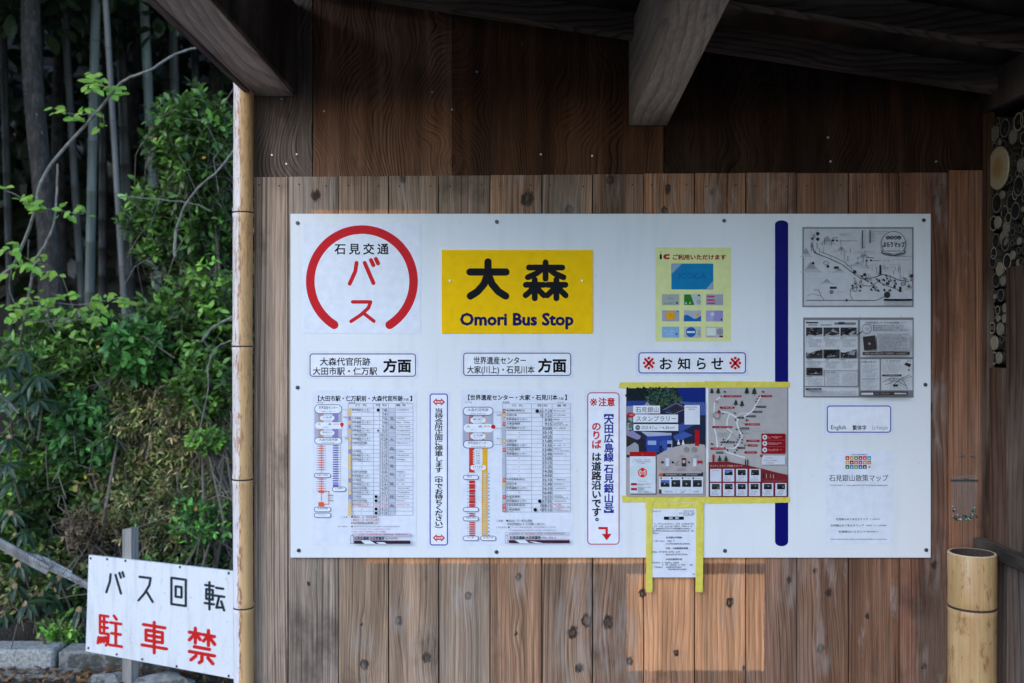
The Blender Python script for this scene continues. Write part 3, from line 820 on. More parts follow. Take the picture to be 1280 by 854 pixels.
YB = -0.0105         # front of the notice board
def sheet_thing(name, label, cat, x0, y0, x1, y1, col=(236, 238, 243), th=0.0006, y=YB, r=0.0, rough=0.4, group=None, part='sheet', curl=0.0):
    """a sheet of paper or film on the board; returns (thing, print factory)"""
    cx, cy = (x0 + x1) / 2, y1
    t_ = thing(name, label, cat, W(cx, cy, y), group)
    mb = MB(); yf = y - th
    pr = Print(wallfn(y)).rrpts(x0, y0, x1, y1, r) if r else [(x0, y0), (x1, y0), (x1, y1), (x0, y1)]
    n = len(pr)
    fr = [W(a, b_, yf) for a, b_ in pr]; bk = [W(a, b_, y + 0.0002) for a, b_ in pr]
    fs = [tuple(range(n))[::-1]] + [(i, (i + 1) % n, n + (i + 1) % n, n + i) for i in range(n)]
    mb.add(fr + bk, fs)
    mb.build(part, ink(col, rough), t_)
    return t_, (lambda: Print(wallfn(yf)))

M_BOARD, t, b, o = new_mat('white_composite_panel'); g = G(t)
q = g.coord(); n_ = g.noise(q, 2.0, 4); n2_ = g.noise(g.vmath('MULTIPLY', q, (30.0, 30.0, 3.0)), 1.0, 4)
f_ = g.math('MULTIPLY', g.mapr(n_, 0.3, 0.7, 0.955, 1.02), g.mapr(n2_, 0.5, 0.8, 1.0, 0.93))
sp_ = g.noise(q, 90.0, 2); f_ = g.math('MULTIPLY', f_, g.mapr(sp_, 0.74, 0.8, 1.0, 0.75))
t.links.new(g.vmath('MULTIPLY', (0.82, 0.825, 0.84), g.comb(f_, f_, f_)), b.inputs['Base Color'])
b.inputs['Roughness'].default_value = 0.45; b.inputs['Specular IOR Level'].default_value = 0.3
t.links.new(g.bump(g.noise(q, 3.0, 2), 0.3, 0.01), b.inputs['Normal'])
board = thing('notice_board', 'large white notice board with navy vertical stripe bolted to the plank wall', 'notice board', W(763, 697, -0.006))
x0, _, z1 = W(363, 267.3, YB); x1, _, z0 = W(1163.5, 697.3, YB)
mb = MB(); mb.cbox(x0, x1, YB, -0.0045, z0, z1, 0.0006); mb.build('panel', M_BOARD, board)
pr = Print(wallfn(YB)); pts = [(985.3, 283), (985.3, 676)]
arc = [(977 + 8.3 * math.cos(a), 677 + 6 * math.sin(a)) for a in np.linspace(0, math.pi, 12)] + [(977 - 8.3 * math.cos(a), 280.5 - 5 * math.sin(a)) for a in np.linspace(0, math.pi, 12)]
pr.poly(arc, (8, 8, 104)); pr.build('stripe', board)
for (a, b_) in [(372, 279), (621, 277.5), (905, 276), (1154.5, 275.5), (372, 484.5), (1156.5, 481), (373.5, 688), (620.5, 690), (906, 688.5), (1157.5, 687.5)]:
    p = W(a, b_, YB); mb = MB(); mb.tube([(p[0], YB + .001, p[2]), (p[0], YB - .0025, p[2]), (p[0], YB - .004, p[2])], [0.0052, 0.005, 0.003], 10)
    mb.build('bolt', plain('bolt_steel', (0.10, 0.10, 0.11), 0.4, metal=0.8) if 'bolt_steel' not in bpy.data.materials else bpy.data.materials['bolt_steel'], board)

# rounded stroke shapes of the large hand-drawn style characters (100 x 100 boxes)
K_BA = [[(30, 16), (26, 45), (8, 88)], [(56, 16), (68, 46), (84, 86)], [(76, 6), (84, 24)], [(92, 2), (99, 18)]]
K_SU = [[(14, 12), (80, 12), (72, 38), (44, 68), (8, 96)], [(54, 60), (92, 95)]]
K_DAI = [[(5, 30), (95, 30)], [(50, 3), (50, 34), (40, 62), (24, 82), (6, 94)], [(50, 34), (60, 62), (76, 82), (94, 94)]]
def ki(x0, y0, x1, y1):
    f = lambda a, b_: (x0 + a * (x1 - x0), y0 + b_ * (y1 - y0))
    return [[f(0.03, .28), f(.97, .28)], [f(.5, 0), f(.5, 1.0)], [f(.44, .34), f(.28, .6), f(.02, .84)], [f(.56, .34), f(.74, .6), f(.98, .84)]]
K_MORI = ki(8, 2, 92, 52)[:1] + [[(50, 2), (50, 46)], [(44, 18), (28, 32), (8, 42)], [(56, 18), (72, 32), (92, 42)]] + ki(2, 48, 47, 98) + ki(53, 48, 98, 98)
K_KAI = [['c', (6, 4), (94, 4), (94, 96), (6, 96)], ['c', (32, 32), (68, 32), (68, 68), (32, 68)]]
K_TEN = [[(4, 14), (46, 14)], ['c', (9, 28), (42, 28), (42, 62), (9, 62)], [(9, 45), (42, 45)], [(2, 78), (48, 78)], [(25, 2), (25, 98)], [(58, 18), (94, 18)], [(53, 46), (99, 46)], [(74, 46), (60, 88), (94, 84)], [(84, 64), (98, 94)]]
K_CHU = [[(12, 7), (12, 60)], [(12, 7), (45, 7)], [(12, 25), (42, 25)], [(12, 42), (42, 42)], [(28, 7), (28, 60)], [(12, 60), (46, 60), (44, 85), (36, 95)], [(6, 74), (3, 92)], [(16, 74), (15, 88)], [(25, 73), (27, 86)], [(34, 71), (38, 82)],
         [(68, 2), (78, 12)], [(54, 24), (96, 24)], [(58, 56), (94, 56)], [(50, 92), (99, 92)], [(75, 24), (75, 92)]]
K_SHA = [[(8, 14), (92, 14)], ['c', (18, 30), (82, 30), (82, 62), (18, 62)], [(18, 46), (82, 46)], [(2, 79), (98, 79)], [(50, 2), (50, 98)]]
K_KIN = [[(4, 16), (46, 16)], [(26, 2), (26, 44)], [(23, 20), (4, 38)], [(30, 20), (44, 32)], [(54, 16), (96, 16)], [(74, 2), (74, 44)], [(70, 20), (56, 34)], [(78, 20), (97, 38)],
         [(22, 55), (78, 55)], [(4, 71), (96, 71)], [(50, 71), (50, 92), (40, 98)], [(28, 80), (10, 94)], [(72, 80), (90, 94)]]

INKB = (13, 12, 15); RED = (206, 32, 40); NAVY = (16, 14, 84)
# --- round bus mark sticker
t_, P = sheet_thing('bus_mark_sticker', 'white square sticker with broken red circle around red katakana, upper left of the board', 'sticker', 378, 278.5, 526, 417, (232, 234, 242), th=0.0008)
pr = P(); gap = math.radians(32.5)
pr.ring(452.4, 351.7, 59.2, 70, RED, math.pi / 2 + gap, math.pi / 2 + 2 * math.pi - gap, 72)
for s_ in (-1, 1): pr.circ(452.4 + s_ * 64.6 * math.sin(gap), 351.7 + 64.6 * math.cos(gap), 5.4, RED, 20)
pr.build('red_circle', t_)
pr = P(); pr.row('石見交通', 416.5, 487.5, 311.3, 14.6, INKB, 0.022); pr.stroke(K_BA, 434, 323, 473, 359, 5.0, RED); pr.stroke(K_SU, 436, 374, 470, 403, 4.4, RED)
pr.build('lettering', t_)
# --- yellow stop name sign
t_, P = sheet_thing('stop_name_sign', 'yellow metal sign with black kanji and navy English stop name', 'sign', 552, 312.5, 741, 416.8, (255, 200, 0), th=0.003, rough=0.6, part='plate')
pr = P(); pr.stroke(K_DAI, 585, 326, 635, 373, 9.2, INKB); pr.build('character', t_); pr = P(); pr.stroke(K_MORI, 655.5, 327, 708.5, 374, 7.4, INKB); pr.build('character', t_); pr = P()
pr.text('Omori Bus Stop', 575, 391, 717, 412, NAVY, 0.045)
pr.build('lettering', t_)
for a in (562.3, 727.3):
    p = W(a, 351, YB - .003); mb = MB(); mb.tube([(p[0], p[1] + .001, p[2]), (p[0], p[1] - .002, p[2])], [0.004, 0.003], 10); mb.build('screw', M_STEEL, t_)
# --- direction labels
def film(x0, y0, x1, y1, name, label, cat, group=None, r=2):
    return sheet_thing(name, label, cat, x0 - 3.5, y0 - 3, x1 + 3.5, y1 + 3, (226, 228, 238), th=0.0003, r=r, group=group)
t_, P = film(387, 442, 520, 471, 'direction_label', 'rounded white label with purple border, left one, naming the magistrate office and two stations', 'label', 'direction labels')
pr = P(); pr.rrect(387, 442, 520, 471, 4, (238, 238, 244)); pr.rframe(387, 442, 520, 471, 4, 1.2, (92, 62, 92)); pr.build('border', t_)
pr = P(); pr.n = 8; pr.text('大森代官所跡', 400, 447, 463, 457.3, INKB, 0.018); pr.text('大田市駅・仁万駅', 391, 459, 471.5, 469, INKB, 0.018); pr.text('方面', 479, 448.5, 514, 466, INKB, 0.04); pr.build('lettering', t_)
t_, P = film(579, 441, 714, 470, 'direction_label', 'rounded white label with purple border, below the yellow sign, naming the heritage centre', 'label', 'direction labels')
pr = P(); pr.rrect(579, 441, 714, 470, 4, (238, 238, 244)); pr.rframe(579, 441, 714, 470, 4, 1.2, (92, 62, 92)); pr.build('border', t_)
pr = P(); pr.n = 8; pr.text('世界遺産センター', 592, 446, 657.5, 455.5, INKB, 0.018); pr.text('大家(川上)・石見川本', 584, 457.3, 668, 468.5, INKB, 0.018); pr.text('方面', 672.5, 448, 708, 466, INKB, 0.04); pr.build('lettering', t_)
t_, P = film(798, 440.5, 932.5, 467, 'information_label', 'rounded white label with blue border and a red reference mark at each end', 'label')
pr = P(); pr.rrect(798, 440.5, 932.5, 467, 4, (238, 238, 244)); pr.rframe(798, 440.5, 932.5, 467, 4, 1.3, (40, 48, 140)); pr.build('border', t_)
pr = P(); pr.n = 8
pr.text('※', 803.5, 446, 818.5, 462, RED, 0.008); pr.text('※', 911.5, 446, 926.5, 462, RED, 0.008)
for ch, a, e in (('お', 824.5, 840.5), ('知', 847, 862.5), ('ら', 871, 882.5), ('せ', 889, 904)): pr.text(ch, a, 447.3, e, 462, INKB, 0.024)
pr.build('lettering', t_)
# --- vertical labels
def dblarrow(pr, cx, cy, w_, h_, col):
    pr.poly([(cx - w_, cy), (cx - w_ * .35, cy - h_), (cx - w_ * .35, cy + h_)], col); pr.poly([(cx + w_, cy), (cx + w_ * .35, cy - h_), (cx + w_ * .35, cy + h_)], col)
    pr.rect(cx - w_ * .45, cy - h_ * .5, cx + w_ * .45, cy - h_ * .15, col); pr.rect(cx - w_ * .45, cy + h_ * .15, cx + w_ * .45, cy + h_ * .5, col)
    pr.poly([(cx - w_ * .72, cy), (cx - w_ * .42, cy - h_ * .4), (cx - w_ * .42, cy + h_ * .4)], (240, 240, 246)); pr.poly([(cx + w_ * .72, cy), (cx + w_ * .42, cy - h_ * .4), (cx + w_ * .42, cy + h_ * .4)], (240, 240, 246))
t_, P = film(537, 492, 560, 682, 'waiting_label', 'narrow vertical label with blue border between the two timetables', 'label')
pr = P(); pr.rrect(537, 492, 560, 682, 3.5, (238, 238, 246)); pr.rframe(537, 492, 560, 682, 3.5, 1.4, (58, 66, 158)); pr.build('border', t_)
pr = P(); pr.n = 8; s_ = '当待合所正面に停車します（中でお待ちください）'
for i, ch in enumerate(s_): pr.cell(ch, 548.5, 513.6 + i * 6.72, 10.8, 7.3, INKB, 0.02, 90 if ch in '（）' else 0)
dblarrow(pr, 548.5, 502.5, 7.6, 4.6, RED); dblarrow(pr, 548.5, 672.5, 7.6, 4.6, RED); pr.build('lettering', t_)
t_, P = film(734, 490.5, 774.5, 681, 'boarding_notice_label', 'tall white label with red border, blue and red vertical writing and a red arrow', 'label')
pr = P(); pr.rrect(734, 490.5, 774.5, 681, 5, (238, 238, 246)); pr.rframe(734, 490.5, 774.5, 681, 5, 1.3, (190, 60, 84)); pr.build('border', t_)
pr = P(); pr.n = 8; pr.text('※', 737.5, 498, 746.5, 507.5, (200, 30, 36), 0.006); pr.text('注意', 748, 497, 768.5, 508, (200, 30, 36), 0.03)
BL = (34, 40, 140)
for ch, yy in zip('【大田広島線石見銀山号】', (516, 524.8, 536, 548, 560, 571.5, 586, 598, 610.5, 623, 634.5, 643)): pr.cell(ch, 761, yy, 12.6, 12.2, BL, 0.03, 90 if ch in '【】' else 0)
for ch, yy, c_ in zip('のりばは道路沿いです。', (533, 544, 555.5, 571, 583, 594.8, 606.7, 618, 629, 640, 650.5), [RED] * 3 + [INKB] * 8): pr.cell(ch, 745.5 if ch != '。' else 750, yy if ch != '。' else 646, 12.6, 12.0, c_, 0.028)
pr.line([(748, 660.3), (759.7, 660.3)], 2.8, RED); pr.line([(758.3, 660.3), (758.3, 668.5)], 2.8, RED); pr.poly([(752.3, 667.5), (764.3, 667.5), (758.3, 675.5)], RED)
pr.build('lettering', t_)

# --- timetables
def tt_common(pr, bx, notes_y): pass
GRL = (150, 152, 168); DK = (58, 56, 68)
t_, P = sheet_thing('timetable', 'left bus timetable with orange and purple route diagram', 'timetable', 390.5, 488, 520.5, 682.5, (226, 228, 238), th=0.0007, group='bus timetables')
pr = P(); rt = random.Random(3)
pr.text('【大田市駅・仁万駅前・大森代官所跡', 397.5, 494.6, 503.5, 501.8, INKB, 0.03); pr.text('方面', 504, 497.5, 510.8, 501.2, INKB, 0.02); pr.text('】', 512.4, 495, 515.2, 501.6, INKB, 0.03)
pr.row('のりば', 396, 404.5, 503.4, 2.4, INKB); pr.row('時刻表', 435.5, 444.5, 503.6, 2.6, INKB)
pr.text('行 先', 444, 505, 459, 508.2, DK, 0); pr.text('時 刻', 470, 505, 483, 508.2, DK, 0); pr.text('備 考', 495, 505, 507.5, 508.2, DK, 0.02); pr.micro(501, 502.8, 513, 1.2, DK)
y0_, pit, nr = 510.2, 5.155, 26
yend = y0_ + pit * nr
pr.rect(485.6, 510, 493.6, yend, (196, 198, 212))
for xx in (435.3, 466.6, 474.4, 485.4, 494, 516): pr.rect(xx, 504.3, xx + .45, yend, GRL)
pr.rect(435.3, 504.3, 516.4, 504.75, GRL)
for r_ in range(nr + 1): pr.rect(435.3, y0_ + r_ * pit - .2, 516.4, y0_ + r_ * pit + .2, GRL)
WS, NM, OD = '世界遺産センター', '仁万駅前', '大森代官所跡'
names = [WS, '"', NM, WS, NM, WS, OD, WS, OD, '"', NM, WS, WS, '"', '"', OD, WS, NM, WS, OD, WS, NM, OD, WS, '"', '"']
times = ['7:05', '7:41', '7:55', '9:04', '9:15', '9:29', '10:15', '10:24', '11:20', '11:35', '12:10', '12:20', '13:10', '13:24', '13:33', '14:45', '15:14', '15:35', '15:41', '16:00', '16:21', '17:12', '17:19', '17:19', '18:20', '19:24']
for r_, (nm, tm) in enumerate(zip(names, times)):
    ya = y0_ + r_ * pit; red = r_ == 23
    cb = (236, 196, 120) if nm in (WS, '"') else ((150, 140, 190) if nm == NM else (196, 190, 200))
    pr.rect(435.6, ya, 438.6, ya + pit, cb)
    c_ = RED if red else DK
    if nm == '"': pr.cell('〃', 452, ya + 2.6, 2.4, 2.4, DK)
    else:
        e = {WS: 463.5, NM: 451.5, OD: 458.5}[nm]; pr.text(nm, 439.6, ya + .8, e, ya + 3.6, c_, 0.012); pr.micro(448, ya + 4.2, 448 + (e - 440) * .6, .75, c_)
    pr.text(tm, 475.6 if len(tm) > 4 else 477.6, ya + .7, 484.2, ya + 4.5, c_, 0.008)
    if nm != '"' and r_ != 13: pr.micro(495.5, ya + 1.6, R.choice([506, 513, 513]), 1.5, c_, .9)
    if r_ in (0, 21, 22, 24, 25): pr.circ(472.6 if r_ == 0 else 470, ya + 2.5, 1.9, INKB, 14)
    if r_ == 5: pr.circ(472.6, ya + 2.5, 1.1, INKB, 10)
    if red: pr.ring(470, ya + 2.5, 1.3, 1.8, RED, n=14)
for ch, yy in zip('宮後大森代官所跡経由', (523, 534, 549.6, 561, 572, 582.8, 593, 605, 621, 632)): pr.cell(ch, 489.6, yy, 4.6, 4.4, DK, 0.012)
# footnotes
pr.row('ご注意', 426, 434.6, 646.3, 2.4, DK); pr.circ(440, 646.3, 1.2, INKB, 10); pr.text('印は土・日・祝日は運休', 442, 644.8, 471.5, 647.8, INKB, 0.012)
pr.text('○印は土・日・祝日のみ運行', 439, 648.6, 474, 651.6, RED, 0.008); pr.text('★印は学校休業日は運休致します', 438.5, 652.4, 473.5, 655.4, INKB, 0.016)
pr.micro(422, 657.5, 434, 1.4, DK); pr.circ(440, 658.2, 1.1, INKB, 8); pr.micro(443, 657.6, 500, 1.3, DK, .9); pr.micro(440, 661, 488, 1.3, RED, .9); pr.micro(439, 664, 482, 1.5, DK, .9)
pr.rect(440, 666.6, 512.5, 670, (216, 190, 202)); pr.micro(448, 667.4, 472, 1.6, RED); pr.micro(473, 667.4, 509, 1.6, DK)
pr.frame(438.2, 669.4, 442, 679.8, .5, DK); pr.text('石見交通㈱ 大田営業所', 442.6, 675.6 - 4.7, 480.5, 675.6 - .3, INKB, 0.03); pr.micro(482, 672, 497, 2.2, INKB)
for (a, e) in ((442.5, 513),): pr.rect(a, 675.8, e, 677.4, (92, 34, 72)); pr.rect(a, 677.4, e, 679.9, (52, 34, 48))
pr.poly([(451, 675.6), (462, 675.6), (470, 680.1), (456, 680.1)], (226, 228, 238)); pr.poly([(470, 677.8), (480, 677.8), (484, 680.1), (474, 680.1)], (226, 228, 238))
pr.build('lettering', t_)
pr = P(); pr.n = 3
pr.rrect(393, 506.5, 427.6, 555.5, 4, (178, 178, 196)); pr.rect(398, 516, 404.5, 548, (186, 150, 140)); pr.rect(415.5, 516, 423, 548, (140, 128, 178)); pr.rect(404.5, 516, 415.5, 548, (206, 206, 220))
WHT = (234, 236, 244); PB = (98, 92, 124)
def pill(a, b_, c, d, txt=None, w_=.8, r=None):
    r = r or (d - b_) / 2.05; pr.rrect(a, b_, c, d, r, WHT)
    if w_: pr.rframe(a, b_, c, d, r, w_, PB)
    if txt: pr.text(txt, a + (c - a) * .16, b_ + (d - b_) * .16, c - (c - a) * .16, b_ + (d - b_) * .52, DK, 0.012); pr.micro(a + (c - a) * .25, b_ + (d - b_) * .7, c - (c - a) * .25, (d - b_) * .11, DK)
pill(393, 505.6, 427.6, 517.4, '世界遺産センター'); pill(400, 519.8, 418, 525.4, '上佐摩', 0); pill(394, 528, 430, 536.2, None, 0); pr.text('大　　森', 397, 529, 414.5, 531.6, DK, .01); pr.text('現在地', 417, 529.4, 423.5, 531.4, RED, .01); pr.micro(403, 533.6, 411, 1, DK)
pr.circ(427.4, 530.6, 2.3, (214, 44, 50)); pr.poly([(425.3, 531.4), (429.5, 531.4), (427.4, 535.2)], (214, 44, 50))
pill(400, 538.6, 418, 544, '新町口', 0); pill(393, 546.8, 427.6, 555.6, OD)
for k in range(20):
    yy = 557 + k * 2.95
    if 588 < yy < 597: continue
    pr.rect(398.2, yy, 404.8, yy + 1.25, (222, 110, 104) if k < 10 else (228, 122, 110)); pr.rect(395.6, yy + .3, 398, yy + .9, (176, 150, 160)); pr.rect(405.4, yy + .3, 407.4, yy + .9, (176, 150, 160))
pr.rect(401.3, 556, 401.9, 633, (222, 130, 120))
for k in range(18):
    yy = 556.5 + k * 2.92; pr.rect(416, yy, 422.8, yy + 1.35, (104, 84, 162)); pr.rect(424.6, yy + .2, 426, yy + .9, DK)
pr.rect(416.2, 605.5, 422.8, 608.6, (120, 100, 180)); pr.rect(398, 613, 404.6, 616, (238, 96, 54)); pr.rect(398, 627.8, 404.6, 633, (238, 96, 54)); pr.rect(404.6, 614, 411.6, 614.8, (238, 96, 54)); pr.rect(404.6, 630, 411, 630.8, (238, 96, 54)); pr.rect(410.6, 614, 411.2, 630.8, (238, 120, 80))
for k in range(3): pr.micro(409.5, 618.6 + k * 3.2, 418, 1.6, DK)
pill(392.6, 591.4, 413.6, 597.4, None); pr.text('大森小学校前', 396, 592.6, 410.5, 594.8, INKB, .01); pill(415, 608.4, 432.6, 614.8, None); pr.text('仁万駅前', 419, 609.4, 429, 611.6, DK, .01); pill(392.4, 633.6, 413.8, 640.2, None); pr.text('大田市駅', 396.5, 634.4, 410, 636.8, DK, .01); pill(392.4, 641.2, 413.8, 647.2, None); pr.micro(396, 643, 410, 1.4, DK)
for (a, b_) in ((512, 430), (521, 432), (546, 432)): pr.rect(428, a, 434.5, a + .4, (160, 160, 180))
pr.rect(433.8, 512, 434.2, 550, (160, 160, 180)); pr.micro(429.5, 521, 434, 1.5, DK); pr.micro(429.5, 547.6, 434, 1.5, DK)
pr.build('route_diagram', t_)

t_, P = sheet_thing('timetable', 'right bus timetable with red and yellow route diagram', 'timetable', 576, 487, 717, 682, (226, 228, 238), th=0.0007, group='bus timetables')
pr = P()
pr.text('【世界遺産センター・大家・石見川本', 585, 493.4, 697, 500.6, INKB, 0.03); pr.text('方面', 697.6, 496.5, 704.4, 500.2, INKB, 0.02); pr.text('】', 706, 493.4, 708.6, 500.4, INKB, 0.03)
pr.row('のりば', 581, 590, 503, 2.4, INKB); pr.row('時刻表', 628, 637, 503, 2.6, INKB); pr.micro(696, 502.4, 707, 1.2, DK)
pr.text('行 先', 640, 505.4, 653.5, 508.6, DK, 0); pr.text('時 刻', 672, 505.4, 684, 508.6, DK, 0); pr.text('備 考', 696.4, 505.4, 708, 508.6, DK, 0.02)
y0_, pit, nr = 511.3, 5.37, 24; yend = y0_ + nr * pit
for xx in (628, 664.2, 678, 690, 713): pr.rect(xx, 504.6, xx + .45, yend, GRL)
pr.rect(628, 504.6, 713.4, 505, GRL)
for r_ in range(nr + 1): pr.rect(632 if r_ else 628, y0_ + r_ * pit - .2, 713.4, y0_ + r_ * pit + .2, GRL)
OI, IK, OT = '大家営業所', '石見川本', '大家行 直通(急行)'
names = ['粕渕駅(酒谷口)', IK, WS, OI, WS, '"', '"', IK, WS, OI, WS, '"', '"', '"', '"', '"', '大家営業所(急行)', IK, WS, '"', OI, WS, '大家営業所(急行)', OI]
times = ['7:20', '7:25', '8:00', '9:15', '10:00', '10:10', '10:25', '11:00', '11:35', '12:00', '12:40', '13:05', '13:15', '13:35', '14:30', '14:50', '15:10', '15:40', '16:10', '16:40', '16:55', '17:55', '18:15', '19:10']
for r_, (nm, tm) in enumerate(zip(names, times)):
    ya = y0_ + r_ * pit
    cb = (188, 190, 204) if nm in (WS, '"') else ((228, 176, 62) if nm == IK else (204, 62, 44))
    pr.rect(628.4, ya + .2, 631.8, ya + pit - .1, cb)
    if nm not in (WS, '"'): pr.rect(629.6, ya + 1.2, 630.5, ya + 4, (240, 225, 215))
    if nm == '"': pr.cell('〃', 649, ya + 2.6, 2.6, 2.6, DK)
    else:
        e = {WS: 659, OI: 650, IK: 646}.get(nm, 656); pr.text(nm, 633, ya + .6, e, ya + 3.6, INKB, 0.014)
        if nm == WS or r_ in (0,): pr.rect(633, ya + 4.7, 663, ya + 5.1, (100, 100, 118))
        else: pr.micro(633, ya + 4.3, 642, .8, DK)
    pr.text(tm, 678.8 if len(tm) > 4 else 681, ya + .7, 689.6, ya + 4.6, DK, 0.012)
    if nm != '"':
        if nm == OI: pr.micro(691.5, ya + .9, 703, 1.4, DK); pr.micro(691.5, ya + 3, 711, 1.4, DK)
        elif r_ == 22: pr.micro(691.5, ya + .6, 703, 1.6, RED); pr.micro(695, ya + 3, 712, 1.8, RED)
        else: pr.micro(691.5, ya + 1.7, 708, 1.5, DK)
for (a, b_) in ((671.5, 0), (674.6, 21), (669, 23)): pr.circ(a, y0_ + b_ * pit + 2.6, 2.2, INKB, 16)
for r_ in (0, 1, 22, 23): pr.ring(677, y0_ + r_ * pit + 2.6, 1.3, 1.9, (120, 120, 140), n=12); pr.rect(676, y0_ + r_ * pit + 2.2, 678, y0_ + r_ * pit + 2.9, (120, 120, 140))
pr.row('ご注意', 620, 629, 651, 2.6, DK); pr.circ(634, 651, 1.3, INKB, 10); pr.text('印は土・日・祝日は運休', 636, 649.4, 665, 652.6, INKB, 0.012); pr.text('㊓印は世界遺産センター行き時間にご注意下さい', 634, 653.6, 681, 656.8, INKB, 0.01)
pr.micro(620, 658.4, 633, 1.5, (90, 90, 130)); pr.circ(636, 659, 1.1, INKB, 8); pr.micro(638, 658.4, 695, 1.4, (90, 90, 130)); pr.micro(636, 662.2, 695, 1.4, (90, 90, 130))
pr.frame(631.5, 665.6, 712, 669, .4, (170, 140, 160)); pr.micro(636, 666.4, 655, 1.6, DK); pr.micro(656, 666.4, 670, 1.6, RED); pr.micro(671, 666.4, 706, 1.6, DK)
pr.frame(631.5, 669.4, 635, 679.4, .5, (150, 140, 170)); pr.text('石見交通㈱ 大田営業所', 637, 670.1, 676, 674.4, INKB, 0.03); pr.micro(678, 671.4, 695, 2.0, INKB)
pr.rect(636, 675.2, 712, 676.6, (92, 34, 72)); pr.rect(636, 676.6, 712, 679, (52, 34, 48)); pr.rect(656, 673.9, 712, 674.3, (200, 130, 140))
pr.poly([(643, 675), (656, 675), (662, 679.2), (650, 679.2)], (226, 228, 238)); pr.poly([(661, 677), (668, 677), (680, 679.2), (671, 679.2)], (226, 228, 238))
pr.build('lettering', t_)
pr = P(); pr.n = 3
pr.rrect(578.4, 509, 616.8, 560.5, 5, (172, 174, 192)); pr.rect(586, 519, 594, 552, (190, 116, 92)); pr.rect(602, 519, 608, 552, (206, 176, 130)); pr.rect(589, 519, 605, 552, (118, 104, 150)); pr.rect(591.5, 519, 603, 552, (196, 196, 214))
pill(578.4, 508.6, 616.8, 519.6, '大森代官所跡', 1.0); pill(588, 522, 607, 528.6, '新町', 0); pill(579.6, 530, 617.4, 540.4, None, 0); pr.text('大　　森', 583, 531.8, 603, 534.6, INKB, .01); pr.text('現在地', 605, 531.8, 612, 534, RED, .01); pr.micro(589, 536.8, 596, 1, RED)
pr.circ(616.5, 533.6, 2.7, (206, 20, 34), 18)
pill(588, 542, 607, 548.8, '上佐摩', 0); pill(578.8, 550.4, 616.8, 560.6, WS, 1.0)
pr.rect(586.4, 560.6, 592.6, 590, (214, 58, 34)); pr.rect(602.4, 560.6, 609, 590, (234, 174, 40))
for k in range(6): pr.rect(591.2, 563 + k * 3, 593.2, 564.6 + k * 3, WHT); pr.rect(601.8, 563 + k * 3, 603.4, 564.6 + k * 3, WHT); pr.micro(595, 563.2 + k * 3, 600.6, 1.3, DK)
pill(588, 581.4, 607.4, 587.6, '川合', 0)
for k in range(36):
    yy = 589.4 + k * 2.26
    if not (593.5 < yy < 600 or 633 < yy < 640 or 645 < yy < 652): pr.rect(586.4, yy, 593.6, yy + 1.35, (208, 60, 52)) if k % 2 == 0 or k > 4 else None
    pr.rect(602.2, yy, 608.8, yy + 1.3, (232, 178, 66))
    if k % 2: pr.rect(610.2, yy, 611.8, yy + 1.1, (110, 108, 134)); pr.rect(584, yy, 585, yy + .8, (130, 128, 150))
pr.rect(602.2, 589, 603.2, 670, (232, 178, 66)); pr.rect(607.8, 589, 608.8, 670, (232, 178, 66))
for k in range(9): pr.rect(586.4, 602 + k * 3.5, 593.6, 604 + k * 3.5, (206, 44, 40))
pill(578.6, 593.8, 598.4, 599.8, None); pr.text('祖式', 584, 594.8, 590, 597, DK, .01); pill(578.6, 634, 598.4, 640, None); pill(578.6, 645.6, 598.4, 651.6, None); pr.text('大家小学校', 582.5, 646.5, 595, 648.6, INKB, .01)
pill(578.6, 669.8, 598.4, 676.2, None); pr.text('大家', 584, 670.8, 593, 673, DK, .01); pill(600.4, 669.8, 620, 676.2, None); pr.text('石見川本', 604, 670.8, 617, 673.2, DK, .01)
for a in (514.8, 535, 555.5): pr.rect(617.2, a, 627.6, a + .4, (160, 160, 180))
pr.rect(626.2, 514.8, 626.6, 555.5, (160, 160, 180)); pr.micro(621, 518, 627, 1.6, DK); pr.micro(621, 547.5, 627, 1.6, DK)
pr.build('route_diagram', t_)

# --- IC card sticker
t_, P = sheet_thing('card_sticker', 'pale yellow sticker showing one large blue card over nine small cards', 'sticker', 819, 309.5, 914, 427, (226, 228, 158), th=0.0005, r=1.5)
X = lambda z: 815 + z / 6.83
Y = lambda z: 305 + z / 6.83
pr = P()
pr.rect(X(66), Y(88), X(84), Y(131), INKB); pr.circ(X(75), Y(74), 1.1, (120, 170, 190), 10)
pr.poly([(X(150), Y(88)), (X(112), Y(88)), (X(97), Y(100)), (X(97), Y(119)), (X(112), Y(131)), (X(150), Y(131)), (X(150), Y(116)), (X(120), Y(116)), (X(120), Y(102)), (X(150), Y(102))], (186, 34, 36))
pr.text('ご利用いただけます', X(176), Y(90), X(632), Y(136), (150, 34, 26), 0.045)
pr.build('lettering', t_)
pr = P(); pr.n = 4
pr.rrect(X(165), Y(168), X(524), Y(389), 1.5, (6, 126, 178)); pr.poly([(X(168), Y(171)), (X(255), Y(171)), (X(168), Y(256))], (150, 168, 186)); pr.poly([(X(521), Y(386)), (X(462), Y(386)), (X(521), Y(318))], (150, 168, 186))
pr.text('ICOCA', X(225), Y(246), X(465), Y(298), (10, 108, 160), 0.04); pr.circ(X(342), Y(336), 2.0, (60, 110, 120), 10, 1.4)
bx = [(85, 233), (272, 420), (460, 607)]; by = [(430, 523), (568, 662), (707, 801)]
cc = [[(168, 174, 168), (190, 196, 196), (164, 164, 180)], [(166, 164, 178), (176, 180, 194), (150, 144, 192)], [(136, 178, 214), (184, 188, 184), (186, 184, 190)]]
for r_ in range(3):
    for k in range(3): pr.rrect(X(bx[k][0]), Y(by[r_][0]), X(bx[k][1]), Y(by[r_][1]), .6, cc[r_][k])
